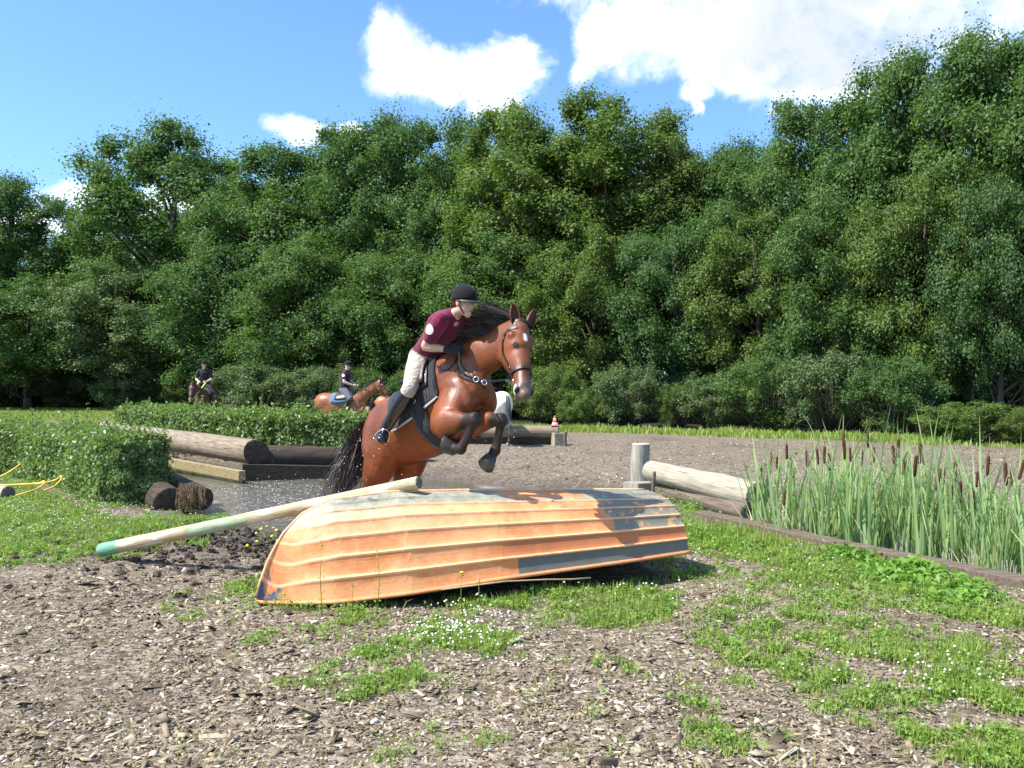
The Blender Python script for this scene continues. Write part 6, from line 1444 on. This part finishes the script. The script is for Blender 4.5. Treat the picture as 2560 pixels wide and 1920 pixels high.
# single tall weeds in front of the boat
M_WEED = leafmat('tall_weed', (.20, .28, .05), (.30, .36, .07), (.25, .2, .05), objvar=False)
def weed(px, pyb, pyt, label, flower=None, seed=0, nleaf=9, d=None):
    b = gr(px, pyb); 
    if d: b = Vector(((px - 1280) / FOC * d, d, 0))
    h = (pyb - pyt) / FOC * b.y if not d else CAM_H + (HOR - pyt) / FOC * d; root = empty('tall_weed', (b.x, b.y, 0)); tag(root, label, 'weed'); r_ = random.Random(seed); m = MB(); dx = r_.uniform(-.02, .02)
    m.tube([(0, 0, 0), (dx, 0, h * .5), (dx * .3, 0, h)], [.0035, .0028, .0015], 5); m.build('stem', M_WEED, root); V = []; P = []; Nr = []; Sz = []
    for k in range(nleaf):
        f = .12 + .85 * k / nleaf
        for s in (-1, 1): P.append((dx * f + s * .016, r_.uniform(-.01, .01), h * f + .004)); Nr.append((s * -.3, -.4, 1)); Sz.append(.034 * (1.15 - f * .6))
    for k in range(14): P.append((dx * .3 + r_.gauss(0, .006), r_.gauss(0, .006), h * (1 - .12 * r_.random()))); Nr.append((r_.gauss(0, 1), r_.gauss(0, 1), .5)); Sz.append(.014)
    V, F = leaf_quads(np.array(P, dtype=float), np.array(Nr, dtype=float), np.array(Sz), .55, seed); link('leaves', np_mesh('leaves', V, F, [M_WEED]), root)
    if flower: m = MB(); m.ball((dx * .3, 0, h), (.016, .016, .006), None, 8, 4); m.build('flower', flower, root)
weed(806, 1510, 1352, 'tall leafy weed in front of the bow of the boat', None, 1, 9, 6.12); weed(942, 1498, 1370, 'tall weed in front of the middle of the boat, right of the leafy one', None, 2, 8, 6.1)
weed(884, 1500, 1458, 'short reddish weed between the two tall weeds at the boat', None, 3, 4, 6.1); weed(1156, 1500, 1430, 'thin weed with one yellow flower at the lower edge of the boat', M_FLY, 4, 3, 6.1); weed(1196, 1500, 1448, 'bare grass stalk beside the yellow flowered weed at the boat', None, 5, 1, 6.15)
weed(1610, 1430, 1368, 'thin weed with a yellow bud before the stern of the boat', M_FLY, 6, 3)
# ------------------------------------------------------------------ bark chips
def chips(n, seed, y0, y1, smin, smax, name, label, xr=.64, dens=None):
    r = np.random.default_rng(seed); Y = y0 * (y1 / y0) ** r.random(n); X = r.uniform(-xr, xr, n) * Y
    k = (sdist_poly(X, Y, POND) > .25) & clear_boat(X, Y, .1) & (sdist_poly(X, Y, REEDBED) > .15) & (r.random(n) < 1.05 - .8 * green_at(X, Y))
    bare = vnoise(X, Y, .7, 77, 3) + np.clip(-X, 0, 3) * .03; k &= r.random(n) < np.clip(1.6 - 2.6 * np.clip(bare - .42, 0, 1) * 2.0, .12, 1)
    mud = np.exp(-(((X + 2.9) / 1.5) ** 2 + ((Y - 9.2) / 1.2) ** 2)); k &= r.random(n) > mud * 1.2
    X, Y = X[k], Y[k]; n = len(X); s = smin + (smax - smin) * r.random(n) ** 3.2; ln = s * r.uniform(.9, 2.6, n); w_ = s * r.uniform(.4, 1.0, n) * .8; th = s * r.uniform(.05, .16, n)
    yaw = r.uniform(0, 2 * PI, n); tilt = r.normal(0, .30, n); roll = r.normal(0, .25, n); base = np.array([(-1, -1, -1), (1, -1, -1), (1, 1, -1), (-1, 1, -1), (-1, -1, 1), (1, -1, 1), (1, 1, 1), (-1, 1, 1)], dtype=float)
    B = base[None] * np.stack([ln, w_, th], -1)[:, None] * .5; B[:, :, :2] *= r.uniform(.72, 1.1, (n, 8, 1)); B[:, :, :2] += r.normal(0, .07, (n, 8, 2)) * s[:, None, None]
    cy_, sy_ = np.cos(yaw), np.sin(yaw); ct, st_ = np.cos(tilt), np.sin(tilt); cr_, sr_ = np.cos(roll), np.sin(roll)
    x, y, z = B[..., 0], B[..., 1], B[..., 2]; x, z = x * ct[:, None] - z * st_[:, None], x * st_[:, None] + z * ct[:, None]; y, z = y * cr_[:, None] - z * sr_[:, None], y * sr_[:, None] + z * cr_[:, None]
    x, y = x * cy_[:, None] - y * sy_[:, None], x * sy_[:, None] + y * cy_[:, None]
    V = np.stack([x + X[:, None], y + Y[:, None], z + (height(X, Y) + th * .35 + s * .04)[:, None]], -1).reshape(-1, 3)
    fb = np.array([(4, 5, 6, 7), (0, 1, 5, 4), (1, 2, 6, 5), (2, 3, 7, 6), (3, 0, 4, 7)]); F = (fb[None] + (np.arange(n) * 8)[:, None, None]).reshape(-1, 4); print('CHIPS', n)
    return tag(link(name, np_mesh(name, V, F, [M_CHIP])), label, 'bark chips', kind='stuff')
def chip_mat():
    m, nt, b = material('bark_chips'); g = N(nt, 'ShaderNodeNewGeometry'); t = N(nt, 'ShaderNodeTexCoord'); cr_ = N(nt, 'ShaderNodeValToRGB'); L(nt, g.outputs['Random Per Island'], cr_.inputs[0])
    e = cr_.color_ramp.elements; e[0].position = 0; e[0].color = (.10, .076, .055, 1); e[1].position = 1; e[1].color = (.60, .56, .48, 1)
    for p, c in ((.3, (.20, .155, .10)), (.62, (.30, .24, .16)), (.86, (.42, .345, .24)), (.95, (.60, .53, .41))): q = e.new(p); q.color = (*c, 1)
    n1 = noise_n(nt, t.outputs['Object'], 120, 3, .7); n2 = noise_n(nt, t.outputs['Object'], .8, 3); c = mixc(nt, 1.0, cr_.outputs[0], mixc(nt, n1.outputs[0], (.6, .6, .6), (1.3, 1.3, 1.3)), 'MULTIPLY')
    c = mixc(nt, maprange(nt, n2.outputs[0], .52, .68, 0, .45), c, (.10, .075, .055)); L(nt, c, b.inputs['Base Color']); b.inputs['Roughness'].default_value = .9; b.inputs['Specular IOR Level'].default_value = .15; return m
M_CHIP = chip_mat()
chips(62000, 1, 3.3, 9.8, .007, .040, 'bark_chips', 'grey brown bark and wood chips covering the foreground')
chips(16000, 2, 9.5, 26, .02, .06, 'arena_chips', 'lighter wood flecks over the brown arena floor')
chips(260, 3, 3.3, 8, .05, .10, 'large_bark_chips', 'larger pale chunks of bark lying on top of the chips')
def litter(n, seed, y0, y1, smin, smax):
    r = np.random.default_rng(seed); Y = y0 * (y1 / y0) ** r.random(n); X = r.uniform(-.63, .63, n) * Y; k = (sdist_poly(X, Y, POND) > .15) & clear_boat(X, Y, .1) & (sdist_poly(X, Y, REEDBED) > .1); X, Y = X[k], Y[k]; n = len(X)
    s = smin + (smax - smin) * r.random(n) ** 2; P = np.stack([X, Y, height(X, Y) + s * .25], -1); Nn = r.normal(size=P.shape) * .42 + np.array([0, 0, 1]); V, F = leaf_quads(P, Nn, s * 1.3, .6, seed, fold=-.2)
    return tag(link('fine_litter', np_mesh('fine_litter', V, F, [M_CHIP])), 'fine crumbs of bark and soil between the larger chips', 'litter', kind='stuff')
litter(100000, 71, 3.3, 11, .007, .022)
# clods of mud beside the pole
r = np.random.default_rng(61); m = MB()
for k in range(1900):
    x = r.normal(-2.8, 1.0); y = r.normal(8.95, .8)
    if sdist_poly(np.array([x]), np.array([y]), POND)[0] < -.1: continue
    s = .009 + .035 * r.random() ** 2.5; i0 = len(m.v); m.ball((x, y, float(height(np.array([x]), np.array([y]))[0]) + s * .2), (s * r.uniform(.7, 1.3), s * r.uniform(.7, 1.3), s * .6), Matrix.Rotation(r.uniform(0, 3), 3, 'Z'), 5, 3); m.v[i0:] = [tuple(np.array(v) + r.normal(0, s * .22, 3)) for v in m.v[i0:]]
tag(m.build('mud_clods', simple('dark_mud', (.062, .045, .034), .8, bump=.5, bscale=90), None, False), 'dark clods of churned mud between the pole and the pond', 'mud', kind='stuff')

m = MB(); rr = random.Random(91)
for k in range(190):
    px = rr.uniform(440, 514); d = rr.uniform(11.2, 11.5) if px < 462 else rr.uniform(11.45, 11.7); top = at(px, rr.uniform(1205, 1250), d); z1 = rr.uniform(-.05, .12); e = Vector((top.x + rr.gauss(0, .04), d - rr.uniform(-.02, .12), z1))
    if abs(px - 425) < 26 and rr.random() < .8: continue
    m.tube([top, top.lerp(e, .5) + Vector((rr.gauss(0, .02), rr.gauss(0, .02), .02)), e], [.005, .004, .0015], 4, False)
tag(m.build('dead_roots', simple('dead_roots', (.13, .085, .04), .9, var=.6, scale=12), None), 'brown dead roots and stems hanging over the cut log ends by the near hedge', 'roots', kind='stuff')
# ------------------------------------------------------------------ the horses and riders in the background
def mount(name, mat, loc_, yaw, label, hair, scale=1.0, neck_up=0.0, nose=.15, hoofmat=None, pose=None, mane=True, voxel=.022, tail_sp=1.0):
    p = pose or stand_pose(neck_up, nose); o, inf_ = build_horse(name, mat, p, voxel, hair, hoofmat, mane=mane, fine=0, nhair=150, tail_sp=tail_sp, mane_wind=Vector((-.1, -.5, -.9)))
    o.matrix_world = Matrix.Translation(loc_) @ Matrix.Rotation(yaw, 4, 'Z') @ Matrix.Scale(scale, 4); tag(o, label, 'horse'); return o, inf_
def seated(M, mats, lean=0.0, look=(1, 0, 0), **kw):
    W = lambda x, y, z: M @ Vector((x, y, z)); J = dict(pelvis=W(-.22, 0, 1.72), neck=W(-.18 + lean, 0, 2.22), head=W(-.14 + lean, 0, 2.40), face=tuple(M.to_3x3().normalized() @ Vector(look)))
    for s, k in (('r', -1), ('l', 1)):
        J['sho_' + s] = W(-.18 + lean, k * .19, 2.16); J['elb_' + s] = W(-.14 + lean, k * .26, 1.90); J['wri_' + s] = W(.10 + lean, k * .13, 1.80); J['palm_' + s] = tuple(M.to_3x3() @ Vector((0, -k, -.3)))
        J['hip_' + s] = W(-.22, k * .10, 1.68); J['kne_' + s] = W(.10, k * .30, 1.40); J['ank_' + s] = W(-.10, k * .31, 1.02); J['toe_' + s] = W(.08, k * .34, .97)
    return build_person(J, mats, .016, False, **kw), J
def far_saddle(M, label, padm, padlabel):
    for nm, mt, x0, x1, a1, off, lb, ct in (('saddle_cloth', padm, -.58, .10, 1.35, .02, padlabel, 'saddle cloth'), ('saddle', M_LEATHB, -.42, .02, 1.1, .045, label, 'saddle')):
        root = empty(nm); root.matrix_world = M; tag(root, lb, ct)
        for s in (1, -1):
            m = MB(); V = []; nx_, na = 7, 10
            for j in range(na):
                for i in range(nx_): V.append(torso_pt(x0 + (x1 - x0) * i / (nx_ - 1), s * a1 * j / (na - 1), off + .02 * (abs(i - 3) < 3)))
            m.add(V, [(j * nx_ + i, j * nx_ + i + 1, (j + 1) * nx_ + i + 1, (j + 1) * nx_ + i) for j in range(na - 1) for i in range(nx_ - 1)]); o = m.build('panel' if nm == 'saddle_cloth' else 'flap', mt, root); sm = o.modifiers.new('t', 'SOLIDIFY'); sm.thickness = .02
# bay horse standing sideways, rider in body protector
d = 24.5; base = Vector(((878 - 1280) / FOC * d, d, 0)); MA = Matrix.Translation(base) @ Matrix.Rotation(math.radians(-14), 4, 'Z') @ Matrix.Scale(.90, 4)
hA, iA = mount('standing_horse', M_BAY2, base, math.radians(-14), 'bay horse with blue saddle cloth standing sideways behind the back hedge', M_HAIR, .90, .05, -.12)
bridle(iA, MA, 'black bridle on the bay horse behind the back hedge', .028)
far_saddle(MA, 'brown saddle on the bay horse behind the back hedge', cloth('blue_saddle_cloth', (.10, .16, .27)), 'grey blue saddle cloth on the bay horse behind the back hedge')
M_SH2 = M_SHIRT
pA, JA = seated(MA, dict(skin=M_WSKIN, shirt=M_SHIRT, vest=M_BLACK, breeches=M_BREECHG, boots=M_BOOT, hair=M_HAIR, sleeve=.5, badge=(0, -1, .1)), .02, (.75, -.65, -.05)); tag(pA, 'distant rider in maroon shirt and black body protector on the bay horse', 'person')
m = MB(); rn = empty('reins'); tag(rn, 'black rein from the bit of the distant bay horse to its rider', 'reins'); strap(m, [MA @ iA.bit_r, JA['wri_r']], .02, .006, [Vector((0, -1, 0))] * 2); m.build('rein', M_LEATH, rn, False)
# brown horse facing the camera, rider in black
d = 30.0; base = Vector(((508 - 1280) / FOC * d, d, -.02)); yaw = math.radians(-84); MB_ = Matrix.Translation(base) @ Matrix.Rotation(yaw, 4, 'Z') @ Matrix.Scale(.98, 4)
pz = stand_pose(-.16, -.15); pz.poll.y = -.12
hB, iB = mount('standing_horse', M_BROWN, base, yaw, 'dark brown horse facing the camera with lowered head at the far left', M_HAIR, .98, pose=pz)
bridle(iB, MB_, 'dark bridle on the brown horse at the far left', .028, M_LEATHB); far_saddle(MB_, 'saddle on the brown horse at the far left', cloth('green_saddle_cloth', (.05, .30, .14)), 'green saddle cloth on the brown horse at the far left')
pB, JB = seated(MB_, dict(skin=M_WSKIN, shirt=M_BLACK, breeches=M_BLACK, boots=M_BOOT, hair=M_HAIRBL, sleeve=.75), .02, (1, .3, 0), hair_len=.16); tag(pB, 'distant rider dressed all in black on the brown horse at the far left', 'person')
rn = empty('reins'); tag(rn, 'yellow green reins of the brown horse at the far left', 'reins')
for s in ('l', 'r'):
    m = MB(); strap(m, [MB_ @ (iB.bit_r if s == 'r' else iB.bit_l), JB['wri_' + s]], .04, .006, [Vector((0, -1, 0))] * 2); m.build('rein', simple('lime_webbing', (.45, .60, .08), .6), rn, False)
# chestnut rump behind the leaping horse
d = 29; base = Vector(((1012 - 1280) / FOC * d, d, 0)); mount('standing_horse', M_CHEST, base, math.radians(-6), 'chestnut horse of which only the rump shows behind the leaping rider', M_HAIR, .82, -.3, -.1)
# grey horse seen from behind
d = 23.2; base = Vector(((1246 - 1280) / FOC * d - .20, d + .9, 0)); yaw = math.radians(112)
hG, iG = mount('standing_horse', M_GREY, base, yaw, 'white horse with dark legs seen from behind, right of the leaping horse', M_HAIRW, .93, -.25, 0, M_HOOFP, tail_sp=.38)
